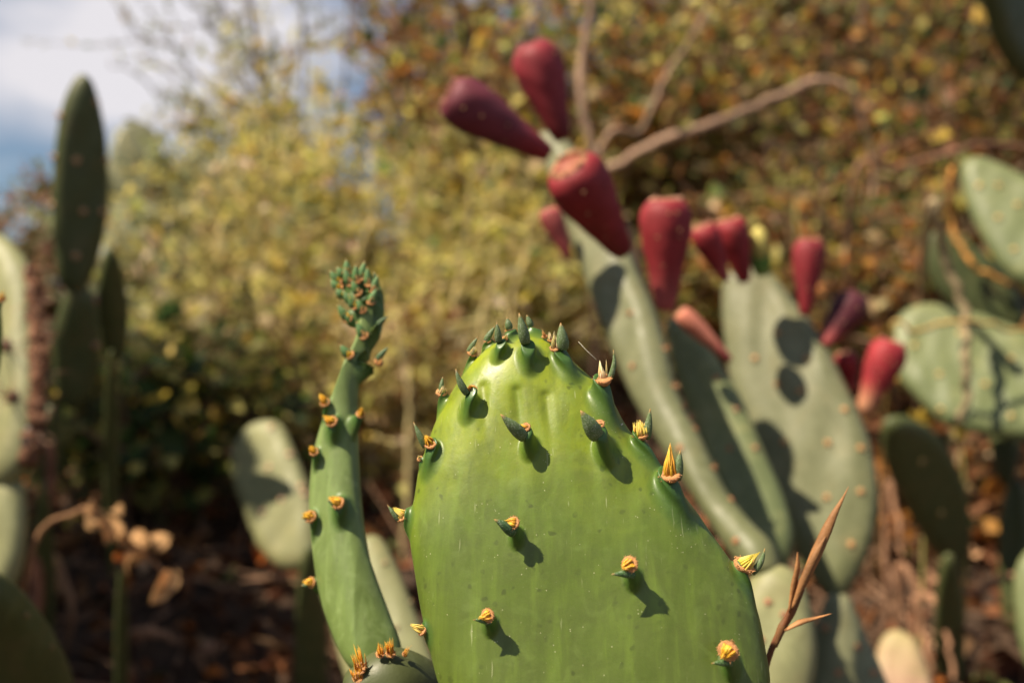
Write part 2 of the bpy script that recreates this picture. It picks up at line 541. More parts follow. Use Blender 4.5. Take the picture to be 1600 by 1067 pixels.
    def z(self, q):
        pr, w = self.prof(q)
        x, y = q[:, 0], q[:, 1]
        s = self.seed
        wv = self.wav * (np.sin(130 * x + 3 * s) * np.sin(95 * y + s) + 0.7 * np.sin(210 * x - 90 * y + 2 * s))
        if self.ridges:
            wv = wv + self.ridges * np.sin(260 * x + 1.5 * np.sin(40 * y) + s) * np.clip(0.5 + 0.5 * np.sin(30 * y + s), 0, 1)
        z = self.th * pr + wv * w
        for (bx, by, amp, sx, sd) in self.bumps:
            dy = y - by
            sy = np.where(dy > 0, sx * 0.9, sd)
            z = z + amp * np.exp(-((x - bx) / sx) ** 2 - (dy / sy) ** 2) * np.clip(pr, 0.15, 1)
        return z
    def zback(self, q):
        pr, w = self.prof(q)
        return self.th * pr
    def inside(self, p):
        A = self.poly; B = np.roll(A, -1, axis=0)
        c = (A[:, 1] <= p[1]) != (B[:, 1] <= p[1])
        xx = A[c, 0] + (p[1] - A[c, 1]) / (B[c, 1] - A[c, 1]) * (B[c, 0] - A[c, 0])
        return (xx > p[0]).sum() % 2 == 1
    def surf(self, u, v):
        """point of the skin seen at pixel (u, v) and its outward normal"""
        off = self.th
        for _ in range(5):
            p = self.hit(u, v, off) - self.O
            q = np.array([[p @ self.ex, p @ self.ey]])
            if not self.inside(q[0]):
                j = np.argmin(((self.poly - q) ** 2).sum(1))
                e = self.poly[j]
                tg = self.poly[(j + 1) % len(self.poly)] - self.poly[j - 1]
                no = nrm([tg[1], -tg[0]])
                if np.dot(no, e - self.poly.mean(0)) < 0:
                    no = -no
                zz = float(self.zbend(e[None])[0])
                return self.O + self.ex * e[0] + self.ey * e[1] + self.n * zz, nrm(self.ex * no[0] + self.ey * no[1] + 0.25 * self.n)
            off = float(self.z(q)[0] + self.zbend(q)[0])
        h = 0.0006
        f = lambda a: float(self.z(a)[0] + self.zbend(a)[0])
        gx = (f(q + [[h, 0]]) - f(q - [[h, 0]])) / (2 * h)
        gy = (f(q + [[0, h]]) - f(q - [[0, h]])) / (2 * h)
        nn = nrm(self.n - np.clip(gx, -1.5, 1.5) * self.ex - np.clip(gy, -1.5, 1.5) * self.ey)
        return self.O + self.ex * q[0, 0] + self.ey * q[0, 1] + self.n * off, nn

GREEN_T = np.array([0.040, 0.115, 0.030])
LEAFC = np.array([0.105, 0.160, 0.056])
PEACH = np.array([0.78, 0.38, 0.16])
IVORY = np.array([0.80, 0.62, 0.32])
GOLD = np.array([0.82, 0.42, 0.035])
LEMON = np.array([0.74, 0.52, 0.10])

def areole(pad, root, top, wpx, leaf=None, leafbase=None, leafw=None, fwd=3.0, lfwd=2.0, tuft=None, tfwd=2.0,
           tcol=GOLD, felt=True, feltpx=None, n_br=34, tub=True, tuftw=0.8, lcol=LEAFC, spread=0.5, curl=0.0):
    """one young areole: green tubercle, felt cushion, glochid tuft and its little fleshy leaf.
    root/top/leaf/tuft are photograph pixels, fwd.. millimetres out from the skin towards the viewer"""
    par, org = pad.ob, pad.origin
    S, nn = pad.surf(*root)
    dS = S[1]
    px = dS / F
    Q = P(top[0], top[1], dS - fwd * 1e-3)
    r = wpx * px / 2 * .92
    ax = nrm(Q - S)
    if tub:
        pad.grow(S, nn, Q, r)
    fp = (feltpx or wpx) * px / 2
    if felt:
        g = Geo()
        tdir = np.zeros(3) if tuft is None else nrm(P(tuft[0], tuft[1], Q[1] - tfwd * 1e-3) - Q)
        a = nrm(ax * 0.45 + np.array([0, -.35, .12]) + tdir * .55)
        pts = [Q + a * h * fp for h in (-0.45, -0.2, 0.05, 0.22, 0.30, 0.24, 0.12)]
        g.loft(pts, fp * np.array([0.62, 0.85, 0.98, 0.97, 0.84, 0.62, 0.1]), 18, PEACH, flat=0.92)
        for _ in range(60):       # felt fuzz on the rim
            w = rng.normal(size=3); w = nrm(w - a * np.dot(w, a))
            b0 = Q + w * fp * rng.uniform(.72, .96) + a * fp * rng.uniform(.0, .24)
            g.loft([b0, b0 + nrm(w * .7 + a * rng.uniform(-.1, 1)) * fp * .22], [fp * 0.06, fp * 0.02], 3, PEACH * rng.uniform(0.95, 1.2))
        g.build('felt_cushion', M['felt'], par, org)
    if tuft is not None:
        g = Geo()
        T = P(tuft[0], tuft[1], Q[1] - tfwd * 1e-3)
        dv = T - Q
        ln = np.linalg.norm(dv)
        for k in range(n_br):
            w = rng.normal(size=3); w = nrm(w - nrm(dv) * np.dot(w, nrm(dv)))
            rr = math.sqrt(rng.random()) * fp * tuftw
            b0 = Q + w * rr - nrm(dv) * fp * 0.1
            e = Q + dv * rng.uniform(0.55, 1.0) * (1 - 0.35 * rr / fp) + w * rr * spread * rng.uniform(0.2, 1.2)
            mid = (b0 + e) / 2 + w * fp * 0.06
            c = tcol * rng.uniform(0.75, 1.15) * np.array([1, rng.uniform(0.85, 1.15), rng.uniform(0.7, 1.3)])
            g.loft([b0, mid, e], [fp * 0.13, fp * 0.10, fp * 0.015], 4, c)
        g.build('glochid_tuft', M['bristle'], par, org)
    if leaf is not None:
        lb = leafbase or root
        B = P(lb[0], lb[1], dS - (fwd * 0.9) * 1e-3)
        B = B + (Q - B) * .3
        T = P(leaf[0], leaf[1], B[1] - lfwd * 1e-3)
        ln = np.linalg.norm(T - B)
        out = nrm(np.cross(T - B, [0, 1, 0]))
        mid = (B + T) / 2 + np.array([0, -1, 0]) * ln * 0.10 + out * ln * curl
        t = np.linspace(0, 1, 12)
        pts = bez(B, mid, T, 12)
        lw = (leafw or wpx) * px / 2
        rad = lw * np.interp(t, [0, 0.12, 0.3, 0.55, 0.8, 0.93, 1.0], [0.80, 0.95, 1.0, 0.80, 0.42, 0.18, 0.03])
        col = np.outer(np.ones(12), lcol)
        tipc = np.array([0.42, 0.20, 0.05])
        k = sstep(0.84, 0.98, t)[:, None]
        col = col * (1 - k) + tipc * k
        g = Geo()
        g.loft(pts, rad, 12, col, flat=0.72, up=np.array([0, -1, 0.2]))
        g.build('bud_leaf', M['bud_leaf'], par, org)

def spine_cluster(pad, px_pos, n=6, length=0.012, col=(0.45, 0.26, 0.13), name='areole', parent=None, felt=0.0022, fcol=None):
    """an old areole: a small corky cushion with a few bristles"""
    S, nn = pad.surf(*px_pos)
    g = Geo()
    fc = np.array(fcol if fcol is not None else (0.42, 0.20, 0.09))
    g.loft([S - nn * felt * 0.4, S + nn * felt * 0.15, S + nn * felt * 0.45, S + nn * felt * 0.55],
           felt * np.array([0.9, 1.0, 0.7, 0.15]), 8, fc)
    for _ in range(n):
        w = nrm(nn + 0.7 * rng.normal(size=3))
        b = S + nn * felt * 0.2 + w * felt * 0.2
        l = length * rng.uniform(0.4, 1.0)
        g.loft([b, b + w * l * 0.5, b + w * l], [felt * 0.13, felt * 0.10, felt * 0.02], 4, np.array(col) * rng.uniform(0.7, 1.2))
    return g.build(name, M['bristle'], pad.ob, pad.origin)

def support_pads(parent, origin, u, v, d, mat, wpx, n=(0, -1, 0.1), th=0.011):
    """older pads that carry a plant down to the ground, below the picture"""
    bottom = 533.5 + (CAM_Z - float(gz((u - 800) / F * d, d))) * F / d + 25
    tot = bottom - v
    k = max(1, int(round(tot * d / F / 0.17)))
    h = tot / k
    for i in range(k):
        a = np.linspace(0, 2 * math.pi, 16, endpoint=False)
        cx = u + (8 if i % 2 else -8)
        cy = v + (i + 0.5) * h
        w = wpx * (1.0 if i == 0 else 0.9)
        poly = np.stack([cx + w / 2 * np.cos(a) * (1 - 0.12 * np.sin(a)), cy + h * 0.53 * np.sin(a)], -1)
        Pad('pad', poly, d, n, mat, parent, origin, th=th, R=0.02, nt=26, ns=18, seed=i)

# ============ 1. the young prickly pear in front
base1 = np.array([0.03, 0.25, float(gz(0.03, 0.25))])
T1 = thing('prickly_pear_cactus', base1, 'bright green young prickly pear pad with orange tufts and a slim pad beside it', 'cactus')
main_poly = [(683, 1067), (668, 1010), (655, 950), (645, 890), (638, 845), (638, 812), (645, 770), (651, 730), (661, 700),
             (675, 660), (690, 630), (711, 594), (734, 563), (760, 539), (788, 525), (820, 519), (850, 526), (878, 545),
             (905, 570), (930, 592), (955, 618), (974, 655), (996, 686), (1024, 718), (1058, 755), (1088, 797), (1118, 840), (1148, 882),
             (1172, 918), (1188, 962), (1198, 1012), (1206, 1067), (1202, 1150), (1165, 1260), (1085, 1350), (990, 1400), (930, 1412),
             (870, 1385), (800, 1300), (740, 1200), (702, 1120)]
A = []   # areoles of the main pad
main_bumps = [(945, 640, .0012, .0022, .008), (950, 715, .0008, .0020, .005), (1050, 780, .0010, .0026, .006), (884, 575, .0006, .0016, .006),
              (1006, 712, .0008, .0022, .006), (828, 712, .0005, .0016, .005), (734, 640, .0005, .0014, .005)]
for k, u in enumerate((752, 806, 852)):
    main_bumps.append((u, 600 + 8 * k, -.0007, .0013, .010))
main = Pad('pad', main_poly, 0.2385, (-0.10, -0.955, 0.24), M['young'], T1, base1, th=0.0085, R=0.0165, anchor=(880, 800),
           axis=((930, 1400), (825, 520)), nt=340, ns=230, bumps=main_bumps, wav=0.00025, seed=1,
           bend=lambda x, t: -0.0035 * sstep(0.55, 1.0, t) - 1.5 * x * x)
main.ob['label'] = 'young oval pad, yellow-green at the rounded tip'
OR = GOLD
areole(main, (733, 570), (738, 552), 17, leaf=(747, 526), leafbase=(729, 549), leafw=9, fwd=1.2, lfwd=0.6, tuft=(745, 538), tcol=IVORY, n_br=14)
areole(main, (763, 541), (762, 532), 13, leaf=(774, 509), leafbase=(757, 533), leafw=10, fwd=0.8, lfwd=0.2, tcol=IVORY)
areole(main, (782, 548), (783, 534), 18, leaf=(776, 503), leafbase=(778, 535), leafw=12, fwd=2.0, lfwd=0.6, felt=False)
areole(main, (789, 533), (789, 529), 10, tub=False, fwd=1.2, tuft=(795, 518), tcol=IVORY, n_br=8)
areole(main, (800, 527), (799, 515), 16, leaf=(792, 496), leafbase=(795, 514), leafw=12, fwd=0.2, lfwd=0.2, felt=False)
areole(main, (793, 524), (793, 517), 9, tub=False, fwd=0.4, tuft=(788, 506), tcol=LEMON, n_br=8)
areole(main, (828, 556), (825, 538), 25, leaf=(811, 489), leafbase=(820, 536), leafw=18, fwd=2.2, lfwd=0.8, felt=False)
areole(main, (835, 524), (834, 512), 18, leaf=(823, 492), leafbase=(828, 510), leafw=11, fwd=-1.0, lfwd=0.2, felt=False)
areole(main, (852, 533), (851, 526), 10, fwd=-0.5, tuft=(846, 512), tcol=PEACH, n_br=10, tub=False)
areole(main, (884, 566), (878, 548), 30, leaf=(876, 504), leafbase=(881, 545), leafw=20, fwd=1.6, lfwd=0.4, felt=False)
areole(main, (868, 553), (866, 545), 15, tub=False, fwd=2.2, tuft=(867, 512), tcol=IVORY, n_br=22, tfwd=0.2)
areole(main, (860, 538), (860, 532), 10, tub=False, fwd=0.2, tuft=(858, 513), tcol=IVORY, n_br=14, tfwd=0.2)
areole(main, (947, 628), (942, 594), 36, leaf=(958, 546), leafbase=(955, 594), leafw=9, fwd=1.8, lfwd=0.2, feltpx=31, tuft=(936, 558), tcol=IVORY, n_br=13, tuftw=0.4, spread=0.2, tfwd=0.2, curl=-0.18)
areole(main, (950, 600), (948, 590), 9, tub=False, felt=False, fwd=2.0, tuft=(947, 557), tcol=IVORY, n_br=6, tuftw=0.35, spread=0.1, tfwd=0.2)
areole(main, (734, 634), (736, 611), 22, leaf=(712, 576), leafbase=(727, 617), leafw=12, fwd=2.4, lfwd=0.6, felt=False, curl=0.10)
areole(main, (738, 620), (738, 609), 17, tub=False, fwd=2.6, tuft=(732, 600), tcol=GOLD, n_br=10)
areole(main, (689, 632), (690, 614), 19, leaf=(692, 588), leafbase=(688, 610), leafw=8, fwd=0.6, lfwd=-0.2, tuft=(693, 600), tcol=IVORY, n_br=16)
areole(main, (674, 712), (673, 694), 27, leaf=(646, 659), leafbase=(661, 700), leafw=11, fwd=1.6, lfwd=0.4, tuft=(661, 676), tcol=GOLD, n_br=30, feltpx=22)
areole(main, (659, 722), (657, 717), 11, fwd=0.4, tuft=(652, 710), tcol=IVORY, n_br=10)
areole(main, (828, 696), (824, 673), 18, leaf=(782, 647), leafbase=(818, 688), leafw=21, fwd=3.6, lfwd=2.6, felt=False)
areole(main, (826, 680), (822, 668), 17, tub=False, fwd=3.8, tuft=(810, 662), tcol=GOLD, n_br=12, tfwd=0.6)
areole(main, (948, 700), (938, 671), 25, leaf=(907, 641), leafbase=(932, 688), leafw=27, fwd=4.4, lfwd=2.6, felt=False)
areole(main, (940, 676), (937, 663), 17, tub=False, fwd=4.6, tuft=(930, 655), tcol=PEACH, n_br=8, tfwd=0.4)
areole(main, (1008, 704), (1001, 680), 34, leaf=(1016, 638), leafbase=(1014, 688), leafw=14, fwd=1.4, lfwd=0.2, tuft=(997, 652), tcol=LEMON, n_br=60, feltpx=26, tfwd=0.4, spread=1.0)
areole(main, (1054, 768), (1046, 742), 44, leaf=(1063, 703), leafbase=(1062, 752), leafw=17, fwd=2.6, lfwd=0.6, tuft=(1047, 687), tcol=GOLD, n_br=60, feltpx=37, tuftw=0.62, spread=0.12, tfwd=0.6)
areole(main, (640, 812), (631, 806), 26, leaf=(605, 788), leafbase=(622, 818), leafw=9, fwd=0.8, lfwd=0.4, tuft=(610, 791), tcol=LEMON, n_br=40, feltpx=23, tfwd=0.2)
areole(main, (808, 836), (803, 824), 15, leaf=(772, 811), leafbase=(802, 838), leafw=17, fwd=3.8, lfwd=1.4, felt=False, lcol=np.array([.04, .10, .028]), curl=-0.1)
areole(main, (806, 826), (803, 817), 22, tub=False, fwd=4.2, tuft=(785, 813), tcol=GOLD, n_br=36, tfwd=0.4)
areole(main, (989, 899), (985, 889), 17, leaf=(955, 897), leafbase=(994, 903), leafw=12, fwd=4.4, lfwd=1.6, felt=False, lcol=np.array([.05, .12, .03]), curl=-0.1)
areole(main, (987, 892), (985, 881), 27, tub=False, fwd=4.8, tuft=(968, 889), tcol=GOLD, n_br=52, tfwd=1.2)
areole(main, (766, 972), (762, 965), 15, leaf=(739, 968), leafbase=(768, 976), leafw=9, fwd=3.8, lfwd=1.4, felt=False, lcol=np.array([.05, .12, .03]), curl=-0.1)
areole(main, (765, 970), (763, 961), 23, tub=False, fwd=4.2, tuft=(745, 967), tcol=GOLD, n_br=46, tfwd=1.0)
areole(main, (1142, 1034), (1138, 1025), 21, leaf=(1111, 1036), leafbase=(1146, 1040), leafw=12, fwd=4.4, lfwd=1.4, felt=False, lcol=np.array([.06, .13, .03]), curl=-0.08)
areole(main, (1141, 1028), (1138, 1016), 34, tub=False, fwd=4.9, tuft=(1126, 1030), tcol=GOLD, n_br=56, tfwd=1.4)
areole(main, (1172, 900), (1162, 884), 34, leaf=(1195, 856), leafbase=(1181, 900), leafw=11, fwd=1.0, lfwd=0.2, tuft=(1192, 858), tcol=LEMON, n_br=64, feltpx=36, tfwd=0.2, spread=0.05, curl=-0.15)
areole(main, (666, 986), (661, 984), 22, fwd=0.4, tuft=(637, 974), tcol=LEMON, n_br=44, feltpx=20, tfwd=0.2, spread=0.4)
# a strand of cobweb and a fleck
g = Geo()
g.loft([P(904, 534, .247), P(916, 547, .246), P(932, 562, .244)], [.00004, .00005, .00005], 4, (0.8, 0.75, 0.55))
g.build('fine_hair', M['bristle'], main.ob, base1)
S, nn = main.surf(969, 665)
g = Geo()
g.loft([S + nn * .0003 + np.array([-.0006, 0, -.0002]), S + nn * .0005, S + nn * .0003 + np.array([.0005, 0, .0004])], [.0001, .00022, .0001], 6, (0.8, 0.8, 0.72))
g.build('fleck', M['felt'], main.ob, base1)
support_pads(T1, base1, 930, 1390, 0.208, M['young'], 520)

# slim side pad, seen half edge-on
side_poly = [(584, 1056), (556, 1046), (530, 1000), (507, 930), (495, 850), (491, 780), (496, 720), (506, 675), (520, 635),
             (536, 590), (547, 545), (550, 505), (543, 470), (534, 446), (540, 430), (554, 426), (567, 438), (571, 470), (568, 510),
             (560, 560), (553, 610), (552, 660), (554, 720), (558, 780), (565, 840), (577, 900), (592, 965), (602, 1010), (602, 1046)]
side = Pad('pad', side_poly, 0.292, (-0.60, -0.78, 0.16), M['side'], T1, base1, th=0.0055, R=0.0068, anchor=(555, 760),
           axis=((600, 1040), (558, 430)), nt=190, ns=84, wav=0.0002, ridges=0.00028, seed=3,
           bend=lambda x, t: -0.006 * sstep(0.7, 1.0, t) - 0.85 * np.maximum(0, x - .0015) * sstep(1.0, .75, t))
side.ob['label'] = 'slim young pad seen half edge-on, tip crowded with leaf nubs'
DK = np.array([.042, .095, .022])
for (fx, fy, tx, ty, w, c) in [(538, 429, 526, 420, 15, 0), (558, 437, 556, 416, 16, 0), (577, 442, 574, 420, 16, 0), (531, 448, 516, 440, 14, 1),
                            (538, 460, 524, 454, 14, 1), (555, 477, 544, 462, 15, 1), (567, 483, 558, 470, 14, 0), (544, 495, 527, 478, 19, 1),
                            (548, 441, 538, 421, 15, 0), (566, 432, 570, 411, 15, 0), (545, 424, 541, 408, 14, 0), (584, 452, 591, 432, 15, 0), (560, 456, 550, 440, 15, 0), (530, 438, 515, 426, 14, 1),
                            (580, 470, 590, 452, 15, 0), (550, 470, 536, 456, 15, 1), (569, 523, 557, 505, 16, 0), (547, 553, 531, 541, 17, 1)]:
    areole(side, (fx + 3, fy + 9), (fx, fy + 2), w, leaf=(tx, ty - 3), leafbase=(fx - 2, fy + 4), leafw=14, fwd=2.4, lfwd=0.8,
           tuft=((fx * 2 + tx) / 3, (fy * 2 + ty) / 3 - 3), tcol=GOLD if c else PEACH, n_br=14, lcol=DK * 2.0)
areole(side, (586, 575), (591, 566), 16, leaf=(608, 541), leafbase=(588, 560), leafw=10, fwd=0.5, lfwd=0.2, tuft=(596, 558), tcol=PEACH, n_br=10, lcol=DK)
areole(side, (584, 515), (590, 508), 13, leaf=(607, 493), leafbase=(589, 508), leafw=9, fwd=0.5, lfwd=0.2, felt=False, lcol=DK)
areole(side, (588, 452), (588, 448), 16, leaf=(585, 424), leafbase=(588, 448), leafw=10, fwd=0.5, lfwd=0.2, felt=False, lcol=DK)
for (fx, fy, tx, ty, w) in [(508, 627, 497, 612, 17), (519, 657, 503, 648, 20), (563, 646, 566, 634, 15), (491, 704, 482, 695, 16),
                            (529, 784, 510, 775, 22), (486, 805, 469, 801, 21), (487, 908, 469, 908, 18)]:
    areole(side, (fx + 3, fy + 10), (fx, fy + 2), w, leaf=(tx + 1, ty + 6), leafbase=(fx, fy + 8), leafw=8, fwd=3.0, lfwd=0.6,
           tuft=(tx, ty), tcol=GOLD, n_br=34, lcol=DK)
low_poly = [(536, 1075), (556, 1052), (585, 1030), (618, 1020), (655, 1026), (690, 1048), (720, 1090), (735, 1180), (720, 1300), (680, 1390),
            (640, 1420), (600, 1390), (555, 1300), (530, 1180)]
low = Pad('pad', low_poly, 0.270, (0.34, -0.86, -0.34), M['deep'], T1, base1, th=0.010, R=0.013, axis=((640, 1420), (620, 1020)), nt=50, ns=40, seed=5)
for (fx, fy, tx, ty, w, l) in [(594, 1022, 590, 1001, 15, 20), (610, 1021, 606, 992, 17, 24), (564, 1044, 551, 1002, 22, 16), (560, 1058, 556, 1034, 20, 16), (632, 1022, 646, 1006, 10, 8)]:
    areole(low, (fx, fy + 6), (fx, fy), w, fwd=1.5, tuft=(tx, ty), tcol=GOLD * np.array([.9, .75, .8]), n_br=l, tub=False, spread=1.6, tfwd=0.5)
support_pads(T1, base1, 640, 1395, 0.282, M['deep'], 360)

# ============ 2. the fruiting prickly pear
base2 = np.array([0.17, 0.58, float(gz(0.17, 0.58))])
T2 = thing('prickly_pear_cactus', base2, 'grey-green prickly pear with red fruits along the tops of its pads', 'cactus')
padA = Pad('pad', [(848, 214), (868, 208), (892, 226), (932, 285), (966, 345), (994, 420), (1020, 480), (1040, 545), (1056, 610), (1082, 660),
                   (1106, 710), (1132, 765), (1172, 815), (1206, 850), (1216, 890), (1196, 908), (1168, 896), (1132, 850), (1084, 775),
                   (1036, 700), (992, 625), (958, 545), (916, 435), (880, 330), (856, 262)],
           0.555, (-0.66, -0.70, 0.27), M['old'], T2, base2, th=0.0098, R=0.0105, anchor=(1030, 560), axis=((1200, 890), (860, 215)),
           nt=100, ns=44, wav=0.0006, ridges=0.0004, seed=4)
padC = Pad('pad', [(1044, 505), (1062, 500), (1082, 508), (1108, 542), (1140, 590), (1166, 640), (1196, 710), (1226, 780), (1240, 840), (1225, 890),
                   (1190, 890), (1150, 830), (1110, 740), (1075, 640), (1050, 560)],
           0.622, (-0.50, -0.80, 0.22), M['blue'], T2, base2, th=0.010, R=0.014, axis=((1210, 890), (1060, 505)), nt=60, ns=30, seed=8)
padB = Pad('pad', [(1134, 430), (1152, 424), (1186, 418), (1214, 436), (1240, 470), (1262, 496), (1290, 536), (1312, 582), (1340, 640), (1362, 700),
                   (1372, 770), (1364, 840), (1340, 900), (1316, 932), (1296, 934), (1262, 890), (1222, 820), (1190, 750), (1165, 680), (1145, 610), (1133, 540), (1128, 470)],
           0.665, (-0.40, -0.84, 0.30), M['old'], T2, base2, th=0.010, R=0.0125, anchor=(1250, 660), axis=((1306, 935), (1180, 420)), nt=100, ns=60,
           wav=0.0006, ridges=0.0008, seed=6)
padD = Pad('pad', [(1290, 935), (1308, 926), (1330, 936), (1350, 985), (1376, 1040), (1400, 1110), (1400, 1200), (1350, 1290), (1290, 1290), (1240, 1200), (1238, 1110), (1262, 1020)],
           0.602, (-0.25, -0.93, 0.20), M['old'], T2, base2, th=0.012, R=0.018, nt=50, ns=30, seed=2)
dA = float(padA.hit(1195, 890, 0.0)[1])      # how far away the tall pad's foot stands
padE = Pad('pad', [(1172, 905), (1196, 884), (1226, 884), (1252, 905), (1270, 960), (1276, 1040), (1250, 1130), (1200, 1170), (1150, 1120), (1140, 1020), (1150, 950)],
           dA - 0.010, (-0.30, -0.90, 0.30), M['pale'], T2, base2, th=0.011, R=0.015, nt=50, ns=30, seed=9)
support_pads(T2, base2, 1325, 1270, 0.585, M['deep'], 200)
support_pads(T2, base2, 1205, 1145, dA - .022, M['deep'], 190)
support_pads(T2, base2, 1222, 874, 0.582, M['deep'], 90)
for q in [(1078, 606), (1084, 622), (1068, 580), (1100, 640), (1132, 705), (1130, 770), (985, 490), (988, 572), (1066, 650), (1062, 700), (1062, 520), (1150, 845)]:
    spine_cluster(padA, q, n=4, length=.005, felt=.0019, fcol=(.38, .17, .07))
for q in [(1225, 690), (1294, 692), (1292, 777), (1345, 768), (1214, 600), (1215, 520), (1260, 560), (1250, 610), (1320, 640), (1330, 850), (1275, 850), (1180, 560), (1345, 700)]:
    spine_cluster(padB, q, n=4, length=.004, felt=.0024, fcol=(.45, .24, .09))
for q in [(1150, 640), (1180, 700), (1120, 590), (1140, 700)]:
    spine_cluster(padC, q, n=3, length=.004, felt=.002, fcol=(.35, .18, .09))
for q in [(1290, 980), (1340, 1010), (1310, 1050), (1365, 1050)]:
    spine_cluster(padD, q, n=3, length=.004, felt=.0022, fcol=(.42, .2, .09))
for q in [(1200, 940), (1225, 960), (1190, 1000)]:
    spine_cluster(padE, q, n=3, length=.004, felt=.0017, fcol=(.36, .15, .08))

RED = np.array([.24, .019, .024]); PURP = np.array([.15, .026, .040]); PINK = np.array([.42, .085, .08])
def fruit(parent, origin, b, t, wpx, d, fwd=0.0, c_top=RED, c_base=PINK, label=None, back=0.004, scar=True, tip=(0.55, 0.28, 0.18), pear=True, dots=9):
    """obovoid prickly pear fruit from base pixel to top pixel; fwd = metres its top leans to the viewer"""
    B = P(b[0], b[1], d); T = P(t[0], t[1], d - fwd)
    ax = nrm(T - B); L = np.linalg.norm(T - B)
    px = d / F
    r = wpx * px / 2
    n = 22
    s = np.linspace(0, 1, n)
    if pear:
        prof = np.interp(s, [0, .06, .2, .4, .6, .75, .87, .94, .98, 1.0], [.28, .40, .52, .70, .90, 1.0, 1.0, .93, .82, .66])
    else:
        prof = np.interp(s, [0, .1, .35, .6, .8, .92, 1.0], [.55, .72, .95, 1.0, .85, .55, .12])
    prof = np.convolve(np.pad(prof, 1, mode='edge'), [.2, .6, .2], 'valid')
    pts = B - ax * back + s[:, None] * (T - B + ax * back)
    k = sstep(0.05, 0.45, s)[:, None]
    col = c_base * (1 - k) + c_top * k
    g = Geo()
    # with a sunken dish at the top
    pts = np.concatenate([pts, [T - ax * r * 0.10, T - ax * r * 0.22]]) if pear else pts
    rad = r * (np.concatenate([prof, [.50, .05]]) if pear else prof)
    if pear:
        col = np.concatenate([col, [np.array(tip), np.array(tip) * .8]])
    g.loft(pts, rad, 24, col)
    v0 = g.v[0]; rel = v0 - B
    h = rel @ ax; radial = rel - h[:, None] * ax
    ph = rng.uniform(0, 6, 3)
    aa = np.arctan2(radial @ nrm(np.cross(ax, [1, .2, 0])), radial @ nrm(np.cross(np.cross(ax, [1, .2, 0]), ax)))
    g.v[0] = v0 + radial * (.035 * np.sin(5 * aa + 3 * ph[0] + 9 * h / L) * np.sin(11 * h / L + ph[1]) + .03 * np.sin(2 * aa + ph[2]))[:, None]
    ob = g.build('fruit', M['fruit'], parent, origin)
    ob['label'] = label or 'red prickly pear fruit'
    a1 = nrm(np.cross(ax, [0.2, 1, 0.1])); a2 = np.cross(ax, a1)
    if scar and pear:
        g = Geo()
        m = 20
        for i in range(m):
            th = 2 * math.pi * i / m
            w = np.cos(th) * a1 + np.sin(th) * a2
            p0 = T + w * r * .60 - ax * r * .05
            hh = r * rng.uniform(.08, .24)
            g.loft([p0 - ax * r * .05, p0 + ax * hh * .6, p0 + ax * hh + w * r * .05], r * np.array([.13, .10, .02]), 5, np.array(tip) * rng.uniform(.75, 1.3))
        g.build('flower_scar', M['scar'], ob, origin)
    if dots:
        g0 = None
        for i in range(dots):
            sv = rng.uniform(.25, .93)
            th = rng.uniform(0, 2 * math.pi) if i > 3 else rng.uniform(-.9, .9) + math.atan2(-a2[1], -a1[1])
            w = np.cos(th) * a1 + np.sin(th) * a2
            rr = r * np.interp(sv, s, prof)
            p0 = B + (T - B) * sv + w * rr
            e = r * .055
            if g0 is None:
                gg = Geo(); gg.loft([np.array([0, 0, -.4]), np.array([0, 0, .25]), np.array([0, 0, .75]), np.array([0, 0, .95])], [.8, 1.0, .6, .1], 8, (0.55, 0.30, 0.16))
                for q in range(5):
                    w2 = nrm(np.array([rng.normal() * .6, rng.normal() * .6, 1])); gg.loft([w2 * .3, w2 * 1.9], [.12, .03], 3, (.62, .42, .22))
                a = gg.build('areole', M['scar'], ob, None)
                g0 = a
            else:
                a = g0.copy(); COL.objects.link(a); a.parent = ob
            a.location = p0 - origin
            a.rotation_euler = Vector(w).to_track_quat('Z', 'Y').to_euler()
            a.scale = (e, e, e)
    return ob

fruit(T2, base2, (848, 236), (702, 148), 78, 0.560, 0.015, PURP, RED * .9, 'purple-red fruit leaning to the left at the tip of the tallest pad', tip=(.30, .12, .10))
fruit(T2, base2, (876, 208), (832, 76), 82, 0.585, 0.0, RED * .8 + PURP * .3, RED * .6, 'dark red fruit standing upright at the tip of the tallest pad', tip=(.30, .10, .10))
fruit(T2, base2, (968, 386), (888, 258), 92, 0.520, 0.030, RED, RED * .75, 'red fruit in front of the tallest pad with a tan scar on top', tip=(.50, .26, .14))
fruit(T2, base2, (1040, 474), (1040, 314), 80, 0.535, 0.004, RED, PINK * .8, 'upright deep red fruit with a ragged tan crown', tip=(.62, .34, .22))
fruit(T2, base2, (884, 392), (856, 328), 36, 0.60, 0.0, PINK * .8, PINK, 'small pink fruit half hidden behind the tallest pad', dots=3)
fruit(T2, base2, (1130, 430), (1096, 354), 46, 0.64, 0.006, RED * 1.1, PINK * .8, 'red fruit tilted left on the corner of the broad pad')
fruit(T2, base2, (1162, 432), (1138, 344), 56, 0.655, 0.004, RED * 1.05, RED, 'round-topped red fruit on the corner of the broad pad')
fruit(T2, base2, (1258, 484), (1265, 376), 48, 0.665, 0.0, RED * .85 + PURP * .15, RED * 1.1, 'slim red fruit on the sloping rim of the broad pad')
fruit(T2, base2, (1292, 532), (1338, 466), 54, 0.67, -0.006, PURP * .55, PINK * .9, 'dusky purple fruit leaning outwards with a pink base', tip=(.16, .06, .07))
fruit(T2, base2, (1330, 604), (1320, 552), 38, 0.69, 0.0, RED * 1.1, PINK, 'small red fruit behind the rim of the broad pad', dots=4)
fruit(T2, base2, (1352, 636), (1394, 536), 58, 0.665, 0.0, RED * 1.25, np.array([.60, .28, .15]), 'red fruit jutting out to the right with a pale base')
